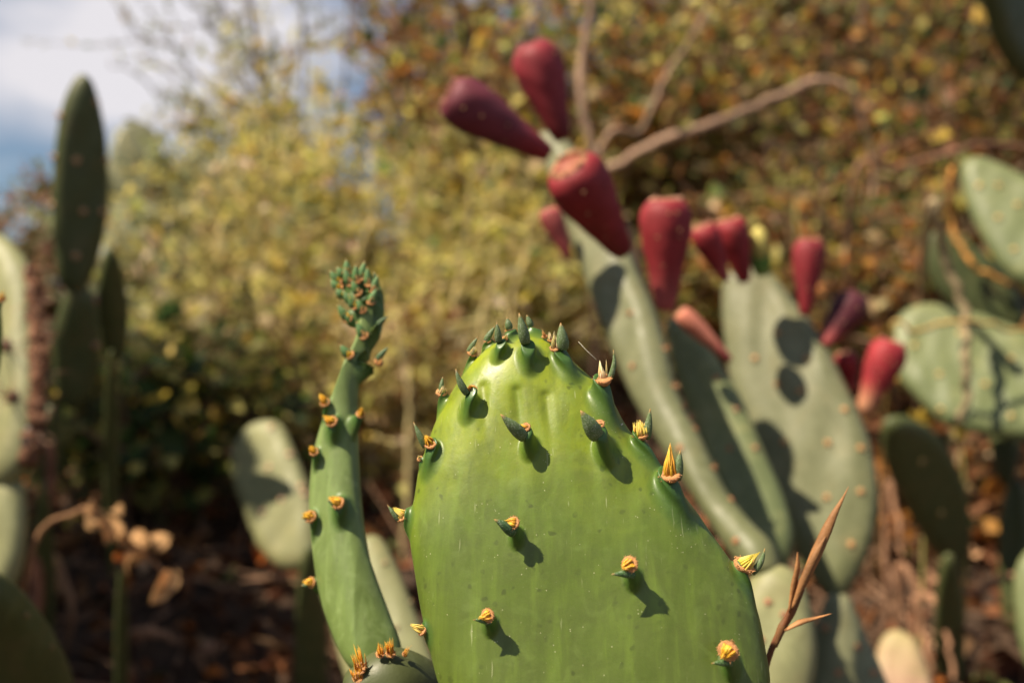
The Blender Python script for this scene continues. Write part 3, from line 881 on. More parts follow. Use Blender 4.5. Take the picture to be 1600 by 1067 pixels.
fruit(T2, base2, (1134, 556), (1062, 488), 30, 0.605, 0.0, np.array([.58, .20, .13]), PINK * .9, 'withered peach-pink fruit lying on the shaded pad', tip=(.62, .35, .2), dots=3)
fruit(T2, base2, (1190, 422), (1186, 384), 32, 0.66, 0.0, np.array([.10, .22, .03]), np.array([.16, .24, .05]), 'green flower bud base', pear=False, dots=0)
fruit(T2, base2, (1188, 396), (1185, 354), 30, 0.657, 0.0, np.array([.50, .42, .11]), np.array([.48, .42, .10]), 'closed yellow flower bud', pear=False, dots=0)

# ============ 3. prickly pear at the right margin
base3 = np.array([0.56, 0.95, float(gz(0.56, 0.95))])
T3 = thing('prickly_pear_cactus', base3, 'blue-green prickly pear with broad flat pads crossed by a dry vine', 'cactus')
R1 = Pad('pad', [(1500, 268), (1518, 248), (1545, 250), (1600, 276), (1680, 330), (1725, 400), (1690, 462), (1610, 448), (1572, 426), (1540, 382), (1512, 325)],
         0.92, (-0.35, -0.86, 0.36), M['blue'], T3, base3, th=0.010, R=0.015, nt=50, ns=36, seed=1)
R2 = Pad('pad', [(1388, 545), (1404, 496), (1440, 476), (1500, 482), (1560, 502), (1622, 530), (1690, 600), (1672, 680), (1600, 685), (1540, 678), (1480, 664), (1432, 622), (1402, 585)],
         0.96, (-0.28, -0.84, 0.46), M['blue'], T3, base3, th=0.010, R=0.016, nt=50, ns=40, seed=2, ridges=.0006)
R3 = Pad('pad', [(1440, 380), (1470, 362), (1530, 390), (1580, 440), (1600, 500), (1560, 520), (1500, 490), (1455, 440)],
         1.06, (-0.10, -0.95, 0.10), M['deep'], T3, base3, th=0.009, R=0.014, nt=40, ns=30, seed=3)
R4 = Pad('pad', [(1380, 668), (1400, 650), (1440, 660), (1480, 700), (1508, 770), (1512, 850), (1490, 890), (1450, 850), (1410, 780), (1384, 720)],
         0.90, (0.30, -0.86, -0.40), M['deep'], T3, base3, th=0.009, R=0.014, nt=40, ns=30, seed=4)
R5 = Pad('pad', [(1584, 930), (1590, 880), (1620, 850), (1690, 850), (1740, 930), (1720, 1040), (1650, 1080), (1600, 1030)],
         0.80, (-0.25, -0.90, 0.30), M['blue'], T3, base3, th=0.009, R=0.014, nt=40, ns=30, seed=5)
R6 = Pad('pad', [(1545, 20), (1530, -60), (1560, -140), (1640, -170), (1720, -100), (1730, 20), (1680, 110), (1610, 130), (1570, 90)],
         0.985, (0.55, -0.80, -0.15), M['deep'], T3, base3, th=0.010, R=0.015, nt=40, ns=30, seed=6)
R7 = Pad('pad', [(1640, 110), (1700, 60), (1780, 130), (1800, 260), (1760, 360), (1690, 370), (1640, 280), (1620, 180)],
         0.985, (-0.2, -0.95, 0.1), M['deep'], T3, base3, th=0.010, R=0.015, nt=30, ns=24, seed=7)
R8 = Pad('pad', [(1660, 420), (1740, 380), (1800, 470), (1800, 620), (1740, 720), (1670, 700), (1640, 560)],
         0.945, (-0.2, -0.95, 0.2), M['blue'], T3, base3, th=0.010, R=0.015, nt=30, ns=24, seed=8)
support_pads(T3, base3, 1700, 670, 0.95, M['deep'], 170)
support_pads(T3, base3, 1492, 872, 0.925, M['deep'], 44, n=(.4, -.8, -.3), th=.008)
support_pads(T3, base3, 1660, 1065, 0.785, M['deep'], 110)
support_pads(T3, base3, 1580, 505, 1.06, M['deep'], 60)
for pd, qs in ((R1, [(1530, 290), (1560, 340), (1590, 320), (1560, 290), (1585, 390)]), (R2, [(1468, 585), (1430, 540), (1500, 520), (1540, 600), (1580, 560), (1580, 650), (1470, 640)]), (R4, [(1440, 720), (1470, 800)])):
    for q in qs:
        spine_cluster(pd, q, n=4, length=.006, felt=.003, fcol=(.50, .36, .12))

# ============ 4. tall prickly pear at the left margin
base4 = np.array([-0.40, 0.80, float(gz(-0.40, 0.80))])
T4 = thing('prickly_pear_cactus', base4, 'prickly pear with one tall dark pad against the sky and spiny brown-edged lower pads', 'cactus')
L1 = Pad('pad', [(108, 462), (90, 430), (84, 370), (82, 300), (87, 225), (98, 165), (114, 128), (128, 116), (143, 128), (155, 165), (165, 220), (168, 300), (162, 365), (150, 412), (134, 452), (120, 468)],
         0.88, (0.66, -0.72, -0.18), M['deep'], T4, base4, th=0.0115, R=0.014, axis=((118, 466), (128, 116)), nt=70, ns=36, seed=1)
L1.ob['label'] = 'tall narrow pad, shaded face with a sunlit rim'
L2 = Pad('pad', [(-70, 470), (-50, 400), (-5, 366), (26, 388), (48, 430), (56, 520), (60, 600), (54, 680), (36, 735), (0, 760), (-50, 740), (-80, 620)],
         0.72, (-0.42, -0.86, 0.28), M['pale'], T4, base4, th=0.011, R=0.015, axis=((-10, 760), (-5, 366)), nt=60, ns=36, seed=2)
L3 = Pad('pad', [(-60, 800), (-30, 740), (10, 720), (30, 750), (36, 820), (28, 890), (0, 940), (-50, 930), (-75, 860)],
         0.685, (-0.40, -0.88, 0.2), M['pale'], T4, base4, th=0.010, R=0.014, nt=40, ns=26, seed=3)
L4 = Pad('pad', [(154, 490), (156, 430), (170, 388), (188, 412), (200, 480), (196, 540), (178, 562), (160, 544)],
         0.812, (0.60, -0.60, -0.50), M['deep'], T4, base4, th=0.008, R=0.012, nt=36, ns=24, seed=4)
L5 = Pad('pad', [(96, 470), (112, 446), (140, 452), (156, 490), (156, 560), (140, 620), (112, 640), (88, 610), (82, 540)],
         0.905, (0.50, -0.80, -0.25), M['deep'], T4, base4, th=0.009, R=0.013, nt=40, ns=26, seed=5)
L6 = Pad('pad', [(56, 700), (64, 650), (80, 632), (94, 655), (94, 720), (80, 775), (62, 765)],
         0.918, (0.45, -0.82, -0.3), M['deep'], T4, base4, th=0.010, R=0.014, nt=36, ns=24, seed=6)
support_pads(T4, base4, 182, 556, 0.845, M['deep'], 24, n=(.6, -.6, -.4), th=.008)
support_pads(T4, base4, 76, 765, 0.93, M['deep'], 34, n=(.6, -.6, -.4))
support_pads(T4, base4, -40, 915, 0.672, M['deep'], 90)
for q in [(58, 430), (66, 470), (70, 520), (74, 560), (72, 610), (70, 650), (60, 690), (44, 400), (62, 495), (70, 590), (10, 540), (20, 620), (66, 540), (60, 450)]:
    spine_cluster(L2, q, n=7, length=.022, felt=.0052, fcol=(.14, .065, .035), col=(.34, .19, .12))
g = Geo()          # corky brown rim of the pale pad
rim = np.array([L2.surf(u, v)[0] for (u, v) in [(40, 415), (50, 450), (55, 490), (58, 530), (62, 570), (62, 610), (60, 650), (54, 690), (44, 725)]])
rim = catmull(rim, 6, closed=False) + rng.normal(0, .0012, (49, 3))
g.loft(rim, .0045 + .003 * rng.random(49), 8, np.array([.16, .075, .042]) * rng.uniform(.5, 1.5, (49, 1)))
g.build('corky_rim', M['wood'], L2.ob, base4)
for q in [(88, 250), (84, 320), (100, 180), (165, 250), (160, 330), (150, 160), (120, 250), (130, 330), (118, 400)]:
    spine_cluster(L1, q, n=4, length=.006, felt=.0035, fcol=(.40, .24, .12))
for q in [(40, 690), (52, 684), (34, 678)]:
    spine_cluster(L2, q, n=5, length=.010, felt=.0085, fcol=(.045, .026, .018), col=(.12, .07, .05), name='withered_bud')
for q in [(150, 470), (184, 460), (120, 450), (150, 540)]:
    spine_cluster(L5, q, n=5, length=.012, felt=.004, fcol=(.35, .20, .11))

# ============ 5. low pads between
base5 = np.array([-0.21, 0.86, float(gz(-0.21, 0.86))])
T5 = thing('prickly_pear_cactus', base5, 'low pale green prickly pear pad half in shadow behind the slim young pad', 'cactus')
M1 = Pad('pad', [(414, 657), (440, 664), (458, 700), (474, 740), (488, 780), (494, 840), (486, 880), (452, 891), (426, 878), (402, 850), (386, 808), (368, 760), (364, 712), (384, 672)],
         0.86, (-0.34, -0.86, 0.36), M['pale'], T5, base5, th=0.009, R=0.013, nt=60, ns=40, seed=5)
for q in [(424, 668), (452, 710), (470, 760), (440, 780), (476, 772), (410, 800), (420, 730)]:
    spine_cluster(M1, q, n=3, length=.005, felt=.003, fcol=(.50, .32, .20))
support_pads(T5, base5, 494, 862, 0.836, M['deep'], 50, n=(.6, -.6, -.3), th=.008)
base6 = np.array([-0.08, 0.50, float(gz(-0.08, 0.50))])
T6 = thing('prickly_pear_cactus', base6, 'pale olive prickly pear pad showing on both sides behind the slim young pad', 'cactus')
M2 = Pad('pad', [(570, 838), (596, 842), (622, 890), (648, 955), (680, 1040), (706, 1120), (690, 1200), (640, 1230), (585, 1180), (545, 1070), (516, 970), (500, 905), (525, 855)],
         0.50, (-0.36, -0.86, 0.36), M['pale'], T6, base6, th=0.009, R=0.013, nt=60, ns=36, seed=6)
support_pads(T6, base6, 650, 1205, 0.468, M['deep'], 190)
for q in [(636, 930), (620, 980), (600, 880)]:
    spine_cluster(M2, q, n=3, length=.003, felt=.0015, fcol=(.25, .2, .1))
base7 = np.array([-0.26, 0.45, float(gz(-0.26, 0.45))])
T7 = thing('prickly_pear_cactus', base7, 'very dark green prickly pear pad sloping into the lower corner, face in shade', 'cactus')
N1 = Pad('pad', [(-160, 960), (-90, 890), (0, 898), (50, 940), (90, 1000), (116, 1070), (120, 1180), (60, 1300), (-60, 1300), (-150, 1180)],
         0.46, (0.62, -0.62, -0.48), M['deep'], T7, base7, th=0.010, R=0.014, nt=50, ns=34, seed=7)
support_pads(T7, base7, -20, 1270, 0.50, M['deep'], 200)
for q in [(40, 960), (80, 1010)]:
    spine_cluster(N1, q, n=3, length=.004, felt=.0015, fcol=(.2, .15, .06))
base8 = np.array([-0.21, 0.34, float(gz(-0.21, 0.34))])
T8 = thing('prickly_pear_cactus', base8, 'dark green prickly pear pad of which only an upright rim with an orange tuft shows', 'cactus')
N2 = Pad('pad', [(-190, 620), (-160, 510), (-100, 458), (-40, 452), (-6, 466), (4, 510), (-1, 580), (-30, 700), (-70, 800), (-120, 820), (-170, 740)],
         0.36, (0.45, -0.85, -0.25), M['side'], T8, base8, th=0.006, R=0.008, nt=50, ns=34, seed=8)
areole(N2, (-2, 480), (2, 468), 14, fwd=1.0, tuft=(4, 450), tcol=GOLD, n_br=16)
support_pads(T8, base8, -110, 790, 0.368, M['deep'], 170)

# ============ 9. pale prickly pear far behind
base9 = np.array([-0.75, 2.3, float(gz(-0.75, 2.3))])
T9 = thing('prickly_pear_cactus', base9, 'pale grey-green prickly pear thicket standing far behind below the airy branches', 'cactus')
def oval(cu, cv, w, h, tilt=0.0, k=14):
    a = np.linspace(0, 2 * math.pi, k, endpoint=False)
    x = w / 2 * np.cos(a) * (1 - 0.14 * np.sin(a)); y = h / 2 * np.sin(a)
    c, s = math.cos(tilt), math.sin(tilt)
    return np.stack([cu + x * c - y * s, cv + x * s + y * c], -1)
for i, (cu, cv, w, h, tl, d, nx, nz) in enumerate([
        (212, 255, 76, 130, .05, 2.25, -.2, .25), (330, 268, 70, 96, -.2, 2.3, -.3, .35), (206, 365, 80, 120, -.1, 2.2, -.25, .25),
        (280, 330, 84, 130, .15, 2.28, -.35, .3), (352, 350, 76, 110, .3, 2.3, -.4, .4), (240, 440, 90, 120, 0, 2.2, -.1, .2), (310, 425, 86, 120, -.15, 2.25, -.3, .3),
        (370, 250, 50, 70, .3, 2.4, .2, .3), (180, 300, 60, 90, -.3, 2.35, .3, .2), (395, 440, 80, 110, .2, 2.3, -.2, .3), (340, 520, 90, 120, 0, 2.25, -.2, .2),
        (250, 535, 90, 120, .1, 2.2, -.2, .2), (180, 440, 70, 110, .1, 2.25, -.2, .2)]):
    Pad('pad', oval(cu, cv, w * 1.1, h, tl + .25 * math.sin(5 * i)), d, (nx + .75 * math.sin(2.3 * i + .6), -0.75, nz), M['old'], T9, base9, th=0.011, R=0.018, nt=26, ns=18, seed=i)
support_pads(T9, base9, 250, 580, 2.22, M['deep'], 90)
support_pads(T9, base9, 345, 570, 2.25, M['deep'], 90)

# ------------------------------------------------------------------ dry stalk beside the main pad
sb = P(1150, 1180, 0.262)
base10 = np.array([sb[0] - 0.03, 0.275, float(gz(sb[0] - 0.03, 0.275))])
T10 = thing('dry_grass_stalk', base10, 'dry straw-brown grass stalk with pointed seed husks beside the bright green pad', 'grass stalk')
STRAW = np.array([.32, .15, .055])
def stalk(name, px, rad_mm, d, col, parent=T10, origin=base10, seg=8, mat='straw', flat=.6, dd=0.0):
    pts = catmull([P(u, v, d + dd * i) for i, (u, v) in enumerate(px)], 6, closed=False)
    r = np.interp(np.linspace(0, 1, len(pts)), np.linspace(0, 1, len(rad_mm)), rad_mm) * .8e-3
    g = Geo()
    cv = np.asarray(col) * (1 + .18 * np.sin(np.linspace(0, 9, len(pts))))[:, None]
    g.loft(pts, r, seg, cv, flat=flat)
    return g.build(name, M[mat], parent, origin)
gpx = [(1205, 1030), (1180, 1180)]
g = Geo()
pts = catmull([base10 - np.array([0, 0, .01]), base10 * .5 + P(1150, 1300, .27) * .5 + np.array([-.01, 0, .0]), P(1160, 1250, .268), P(1196, 1045, .266), P(1232, 960, .265), P(1252, 905, .264)], 8, closed=False)
g.loft(pts, np.linspace(.0013, .0009, len(pts)), 8, STRAW * np.array([.62, .5, .55]), flat=.8)
g.build('stem', M['straw'], T10, base10)
stalk('husk', [(1246, 930), (1262, 895), (1282, 850), (1302, 806), (1316, 780), (1326, 760)], [.5, 1.5, 1.9, 1.7, .9, .35, .06], .2635, STRAW * 1.15)
stalk('husk', [(1238, 950), (1256, 905), (1274, 868), (1290, 838)], [.4, 1.3, 1.2, .15], .2625, STRAW * .95)
stalk('husk', [(1233, 955), (1240, 915), (1246, 885), (1246, 862)], [.4, 1.3, 1.1, .05], .2640, STRAW * 1.3)
stalk('husk', [(1226, 985), (1250, 972), (1272, 966), (1300, 958)], [.4, 1.3, .7, .05], .2630, STRAW * 1.35)
stalk('husk', [(1210, 1010), (1222, 980), (1238, 955), (1256, 920)], [.9, 1.5, 1.2, .3], .2650, STRAW * .6)

# ------------------------------------------------------------------ dry twig with curled leaves, lower left
base11 = np.array([-0.36, 0.70, float(gz(-0.36, 0.70))])
d11 = 0.68
T11 = thing('dead_stalk', base11, 'dead stalk hung with curled tan leaves in the dark litter', 'dead stalk')
g = Geo()
tw = catmull([base11 + np.array([0, 0, -.01]), P(40, 900, d11), P(120, 800, d11), P(160, 806, d11), P(195, 838, d11), P(232, 868, d11), P(262, 902, d11)], 6, closed=False)
g.loft(tw, np.linspace(.0022, .0012, len(tw)), 6, (.30, .16, .08)); g.build('stem', M['wood'], T11, base11)
TAN = np.array([.50, .29, .13])
def curled_leaf(parent, origin, a, b, wpx, d, curl, col, name='leaf', mat='dry'):
    A0, B0 = P(a[0], a[1], d), P(b[0], b[1], d - .004)
    L = np.linalg.norm(B0 - A0); ax = (B0 - A0) / L
    up = nrm(np.cross(ax, [0, 1, 0])) * curl + np.array([0, -.4, 0])
    n, m = 9, 5
    w = wpx * d / F / 2
    side = nrm(np.cross(ax, up)); upn = np.cross(side, ax)
    V = []
    for i in range(n):
        t = i / (n - 1)
        c = A0 + ax * L * t + up * L * .35 * math.sin(math.pi * t)
        ww = w * math.sin(math.pi * min(1, .06 + t * .97)) ** .7
        for j in range(m):
            s = (j / (m - 1) - .5) * 2
            V.append(c + side * ww * math.sin(s * 1.2) + upn * ww * (1 - math.cos(s * 1.2)) * 1.2 + rng.normal(0, w * .05, 3))
    f = np.array([(i * m + j, i * m + j + 1, (i + 1) * m + j + 1, (i + 1) * m + j) for i in range(n - 1) for j in range(m - 1)])
    cc = np.asarray(col) * rng.uniform(.8, 1.2, (len(V), 1))
    return mesh_obj(name, np.array(V), f, M[mat], parent, origin, cols=cc)
for (a, b, w, cu, c) in [((150, 790), (134, 812), 22, .5, TAN), ((146, 782), (176, 820), 26, -.6, TAN * .9), ((168, 806), (166, 848), 24, .4, TAN), ((196, 826), (178, 846), 22, .5, TAN * .8),
                         ((206, 830), (232, 856), 16, .2, TAN * 1.1), ((232, 866), (200, 896), 18, -.9, TAN * 1.25), ((210, 858), (204, 884), 16, .8, TAN * .9), ((262, 890), (234, 944), 17, .25, TAN * 1.25),
                         ((276, 890), (250, 930), 15, .2, TAN * 1.1), ((236, 836), (250, 866), 22, .5, TAN * .9), ((186, 862), (178, 876), 15, .3, np.array([.50, .17, .04])), ((176, 796), (190, 806), 14, .4, TAN * .6)]:
    curled_leaf(T11, base11, a, b, w * 1.6, d11, cu, c * 1.15)
base12 = np.array([-0.46, 1.02, float(gz(-0.46, 1.02))])
T12 = thing('dead_stalk', base12, 'short dead stalk with a frayed pale tip rising from the litter', 'dead stalk')
g = Geo(); pts = catmull([base12 - np.array([0, 0, .01]), P(112, 960, .97), P(98, 900, .96), P(80, 865, .95), P(64, 846, .95)], 6, closed=False)
g.loft(pts, np.linspace(.0032, .0042, len(pts)), 7, (.34, .20, .12)); g.build('stem', M['wood'], T12, base12)
for (a, b, w) in [((70, 850), (52, 846), 14), ((72, 852), (92, 842), 12), ((84, 866), (86, 890), 16)]:
    curled_leaf(T12, base12, a, b, w, .95, .3, TAN * .9)

# ------------------------------------------------------------------ scrub
def pick(pal, n):
    cols = np.array([c for c, w in pal], float); w = np.array([w for c, w in pal], float); w /= w.sum()
    return cols[rng.choice(len(cols), n, p=w)] * rng.uniform(.65, 1.3, (n, 1)) * rng.uniform(.92, 1.08, (n, 3))

def shrub(name, label, cat, base_xy, center, radii, nb, per, size, pal, stem_col, group=None, jitter=.03, width=.34,
          stem_r=.0035, up_leaf=0.0, curl=.25, shoots=3, start=.35):
    """stems grow from the ground into an uneven crown; leaves sit along the outer stems"""
    bx, by = base_xy
    base = np.array([bx, by, float(gz(bx, by))])
    T = thing(name, base, label, cat, group)
    C = np.asarray(center, float)
    gs, gl = Geo(), Geo()
    # clump centres make the crown uneven
    clumps = []
    while len(clumps) < max(5, nb // 6):
        p = rng.uniform(-1, 1, 3)
        if np.dot(p, p) < 1:
            clumps.append(p * (0.55 + .45 * rng.random()))
    for i in range(nb):
        cl = clumps[rng.integers(len(clumps))]
        p = cl + rng.normal(0, .26, 3)
        E = C + p * radii
        gnd = float(gz(E[0], E[1]))
        E[2] = max(E[2], gnd + .03)
        off = rng.normal(0, .05, 3); off[2] = 0
        s0 = base + off; s0[2] = float(gz(s0[0], s0[1])) - .02
        mid = (s0 + E) / 2 + rng.normal(0, curl, 3) * np.linalg.norm(E - s0) * .5 + np.array([0, 0, .05])
        n = 9
        pts = bez(s0, mid, E, n) + np.concatenate([np.zeros((1, 3)), rng.normal(0, .012, (n - 1, 3))])
        pts[1:, 2] = np.maximum(pts[1:, 2], gz(pts[1:, 0], pts[1:, 1]) + .01)
        r0 = stem_r * rng.uniform(.6, 1.3)
        gs.loft(pts, np.linspace(r0, r0 * .25, n), 4, np.asarray(stem_col) * rng.uniform(.7, 1.3))
        tips = [pts]
        for _ in range(shoots):
            k = rng.integers(3, n - 1)
            dv = rng.normal(size=3) * np.array(radii) * .38 + np.array([0, 0, .03])
            q = bez(pts[k], pts[k] + dv * .5 + rng.normal(0, .02, 3), pts[k] + dv, 5)
            q[1:, 2] = np.maximum(q[1:, 2], gz(q[1:, 0], q[1:, 1]) + .01)
            gs.loft(q, np.linspace(r0 * .5, r0 * .15, 5), 3, np.asarray(stem_col) * rng.uniform(.7, 1.3))
            tips.append(q)
        for q in tips:
            m = int(per * .45) // len(tips)
            lo = start if q is pts else 0.1
            t = rng.uniform(lo, 1, m) * (len(q) - 1)
            i0 = np.minimum(t.astype(int), len(q) - 2); fr = (t - i0)[:, None]
            b = q[i0] * (1 - fr) + q[i0 + 1] * fr + rng.normal(0, jitter * .35, (m, 3))
            tan = q[i0 + 1] - q[i0]; tan /= np.maximum(np.linalg.norm(tan, axis=1, keepdims=True), 1e-9)
            ax = rng.normal(size=(m, 3)) * .8 + tan * .5 + np.array([0, 0, up_leaf])
            gl.leaves(b, ax, rng.uniform(size[0], size[1], m) * rng.choice([1.1, 1.7, 2.4], m, p=[.45, .35, .2]), pick(pal, m), width)
    gs.build('branches', M['wood'], T, base)
    f = gl.build('foliage', M['leaf'], T, base, smooth=False)
    f['kind'] = 'stuff'
    return T

CRM = (.78, .62, .44); YG = (.66, .60, .17); OL = (.22, .21, .06); DG = (.05, .085, .025); ORG = (.55, .24, .05); BRN = (.26, .12, .05); YEL = (.66, .50, .09)
TANL = (.60, .45, .24); GRN = (.13, .21, .035); GREY = (.32, .34, .18); PK = (.42, .24, .17)
autumn = [(YG, 3), (OL, 3.5), (ORG, 2.6), (BRN, 3), (YEL, 2.4), (GRN, 2.2), (DG, 1.6), (TANL, 1.8)]
brownish = [(BRN, 4), (ORG, 3.4), (OL, 2.6), (TANL, 2.6), (YEL, 1.4), (DG, 1.6), (GRN, 1.2)]
lime = [(YG, 7), (YEL, 1.5), (OL, 1.5), (TANL, 2.5), (GRN, .6), (GREY, 1.5), (CRM, .35)]
greyish = [(GREY, 5), (OL, 3), (GRN, 1), (TANL, 1), (ORG, .5)]
darkl = [(DG, 5), (OL, 3), (GRN, 2), (YEL, 1.6), (YG, 1)]
TW = (.20, .12, .07)
def C3(u, v, d):
    return P(u, v, d)
def gxy(u, d):
    return ((u - 800) / F * d, d)

SG = 'scrub bushes on the bank'
spec = [
    ('tangled_shrub', 'tall rusty shrub at the crest behind the topmost dark pad', (1480, 2.7), (1480, 20, 2.7), (.50, .26, .36), 80, 120, (.014, .026), [(BRN, 4), (ORG, 2), (OL, 4), (YG, 1.5), (GREY, 1)]),
    ('grey_shrub', 'pale grey-green shrub with broad soft leaves in front of the far pale pads', (285, 2.05), (285, 330, 2.0), (.16, .12, .19), 44, 90, (.012, .026), [(GREY, 6), (YG, 2), (OL, 1.5), (CRM, .6)]),
    ('lime_shrub', 'straw-coloured wispy shrub between the slim pad and the tall dark pad', (360, 1.65), (360, 440, 1.55), (.17, .14, .16), 46, 110, (.008, .018), [(YG, 4), (GREY, 3), (OL, 2), (TANL, 2), (CRM, .5)]),
    ('tangled_shrub', 'tangled brown shrub with orange and olive leaves above the red fruits', (760, 2.05), (780, 90, 1.95), (.34, .26, .26), 70, 110, (.010, .020), brownish),
    ('tangled_shrub', 'tangled shrub with yellow-speckled olive leaves behind the long bare branch', (1060, 2.05), (1080, 110, 1.95), (.36, .26, .30), 80, 110, (.010, .020), autumn),
    ('tangled_shrub', 'golden and green leafed shrub below the arching twig, behind the yellow bud', (1240, 1.75), (1240, 330, 1.65), (.30, .2, .20), 70, 110, (.009, .018), autumn),
    ('tangled_shrub', 'rusty brown shrub reaching the top of the bank behind the broad flat pads', (1440, 1.9), (1450, 150, 1.85), (.36, .25, .32), 84, 110, (.010, .020), [(BRN, 4), (ORG, 3), (OL, 3), (YEL, 2), (GRN, 1.5), (DG, 2)]),
    ('tangled_shrub', 'tall olive shrub closing off the top of the bank', (1180, 2.5), (1200, 0, 2.5), (.55, .3, .34), 90, 110, (.012, .024), [(OL, 5), (GREY, 2), (BRN, 2), (ORG, 1), (YG, 2)]),
    ('tangled_shrub', 'tall brown-leaved shrub between the airy branches and the red fruits', (720, 2.4), (720, 30, 2.4), (.30, .3, .32), 64, 110, (.012, .022), [(BRN, 4), (ORG, 2), (OL, 4), (YG, 2), (DG, 2)]),
    ('tangled_shrub', 'dark shrub filling the hollow beside the broad flat pads', (1420, 1.55), (1420, 420, 1.5), (.26, .16, .16), 50, 90, (.008, .017), brownish),
    ('lime_shrub', 'yellow-green feathery shrub behind the bright young pad', (700, 1.75), (720, 420, 1.62), (.26, .2, .20), 80, 130, (.008, .018), lime),
    ('lime_shrub', 'yellow-green feathery shrub behind the slim young pad', (480, 1.8), (480, 380, 1.7), (.26, .2, .22), 80, 130, (.008, .018), lime),
    ('lime_shrub', 'straw-yellow shrub on the bank directly under the airy branches', (420, 2.1), (430, 230, 2.05), (.26, .22, .24), 60, 120, (.010, .020), [(YG, 5), (GREY, 3), (OL, 3), (YEL, 1), (TANL, 1)]),
    ('lime_shrub', 'low yellow and tan shrub at the foot of the bank', (590, 1.5), (600, 590, 1.4), (.24, .14, .12), 60, 110, (.008, .017), [(YG, 4), (TANL, 4), (BRN, 3), (OL, 1.5), (YEL, 1), (CRM, .6)]),
    ('lime_shrub', 'lime shrub thinning out below the purple fruit', (760, 1.95), (770, 250, 1.85), (.22, .18, .18), 56, 120, (.009, .018), lime),
    ('dark_shrub', 'low dark green shrub with scattered yellow leaves above the curled dead leaves', (250, 1.35), (255, 590, 1.3), (.20, .14, .11), 60, 90, (.010, .020), darkl),
    ('dark_shrub', 'dark olive shrub between the far pale pads and the shaded low pad', (380, 1.5), (390, 560, 1.45), (.16, .14, .12), 40, 90, (.009, .018), [(OL, 4), (DG, 3), (YG, 3), (TANL, 2), (YEL, 1)]),
    ('dry_shrub', 'dry pinkish-brown flower heads massed beside the tall dark pad', (20, 2.2), (20, 330, 2.1), (.16, .2, .16), 50, 80, (.012, .022), [(PK, 3), (GREY, 3), (BRN, 2), (OL, 2)]),
    ('tangled_shrub', 'brown undergrowth under the broad flat pads', (1540, 1.3), (1520, 790, 1.2), (.20, .12, .09), 40, 60, (.010, .022), [(BRN, 6), (ORG, 2), (DG, 2), (TANL, 1)]),
]
for (nm, lb, b, c, rad, nb, per, size, pal) in spec:
    lime_like = nm.startswith('lime')
    shrub(nm, lb, 'shrub', gxy(*b), C3(*c), rad, nb, per, size, pal, (.60, .50, .22) if lime_like else TW, SG,
          width=.26 if lime_like else .36, stem_r=.0042 if lime_like else .0042, up_leaf=.3 if lime_like else 0)

shrub('tangled_shrub', 'unseen leafy olive shrub added to shade the slope near the spiny brown-edged pads', 'shrub', (-1.02, .74), (-.98, .86, .97), (.25, .38, .52), 120, 330, (.02, .04), [(OL, 4), (GRN, 2), (DG, 3)], TW, SG)  # added out of view so its shade falls on the lower-left litter

# airy tree whose fine branches reach across the sky
def airy_tree():
    bx, by = gxy(600, 2.9)
    base = np.array([bx, by, float(gz(bx, by))])
    T = thing('slender_tree', base, 'slender tree with fine grey-green leafy branches reaching across the pale sky', 'tree')
    gt, gb, gl = Geo(), Geo(), Geo()
    trunk = catmull([base - np.array([0, 0, .05]), P(560, 380, 2.85), P(470, 260, 2.7), P(420, 150, 2.6), P(390, 0, 2.55), P(370, -160, 2.5)], 6, closed=False)
    gt.loft(trunk, np.linspace(.018, .006, len(trunk)), 8, (.17, .13, .10))
    tips = [((545, 330), (330, 190), (215, 60)), ((500, 280), (330, 140), (180, 10)), ((450, 220), (330, 40), (200, -60)), ((440, 200), (380, 60), (300, -60)), ((470, 260), (480, 90), (470, -60)),
            ((520, 300), (540, 120), (540, -40)), ((440, 200), (300, 170), (170, 90)), ((470, 260), (360, 210), (270, 200)), ((430, 160), (360, 60), (270, 40)), ((430, 160), (480, 60), (530, 20)),
            ((420, 120), (340, 0), (240, -40)), ((500, 280), (440, 150), (430, 40)), ((480, 280), (420, 200), (340, 120)), ((520, 320), (460, 240), (420, 190)), ((545, 340), (420, 260), (330, 260))]
    for (a, b, c) in tips:
        dd = rng.uniform(2.3, 2.8)
        pa = trunk[np.argmin(((trunk - P(a[0], a[1], 2.65)) ** 2).sum(1))]
        q = catmull([pa, P(b[0], b[1], (dd + 2.65) / 2), P(c[0], c[1], dd)], 8, closed=False)
        q[1:] += rng.normal(0, .008, (len(q) - 1, 3))
        gb.loft(q, np.linspace(.006, .0018, len(q)), 5, (.22, .17, .14))
        for _ in range(6):
            k = rng.integers(3, len(q))
            dv = rng.normal(0, .11, 3) + (q[-1] - q[0]) * .16
            s = bez(q[k], q[k] + dv * .5 + rng.normal(0, .015, 3), q[k] + dv, 5)
            gb.loft(s, np.linspace(.002, .0008, 5), 3, (.22, .17, .14))
            m = 17
            t = rng.uniform(.05, 1, m) * 4; i0 = np.minimum(t.astype(int), 3); fr = (t - i0)[:, None]
            bb = s[i0] * (1 - fr) + s[i0 + 1] * fr
            gl.leaves(bb, rng.normal(size=(m, 3)) + nrm(dv) * .6, rng.uniform(.010, .022, m), pick([(GREY, 3), (OL, 4), (GRN, 1.5), (ORG, .7), (YG, 1)], m), .24)
    gt.build('trunk', M['wood'], T, base)
    gb.build('branches', M['wood'], T, base)
    f = gl.build('crown', M['leaf'], T, base, smooth=False); f['kind'] = 'stuff'
airy_tree()

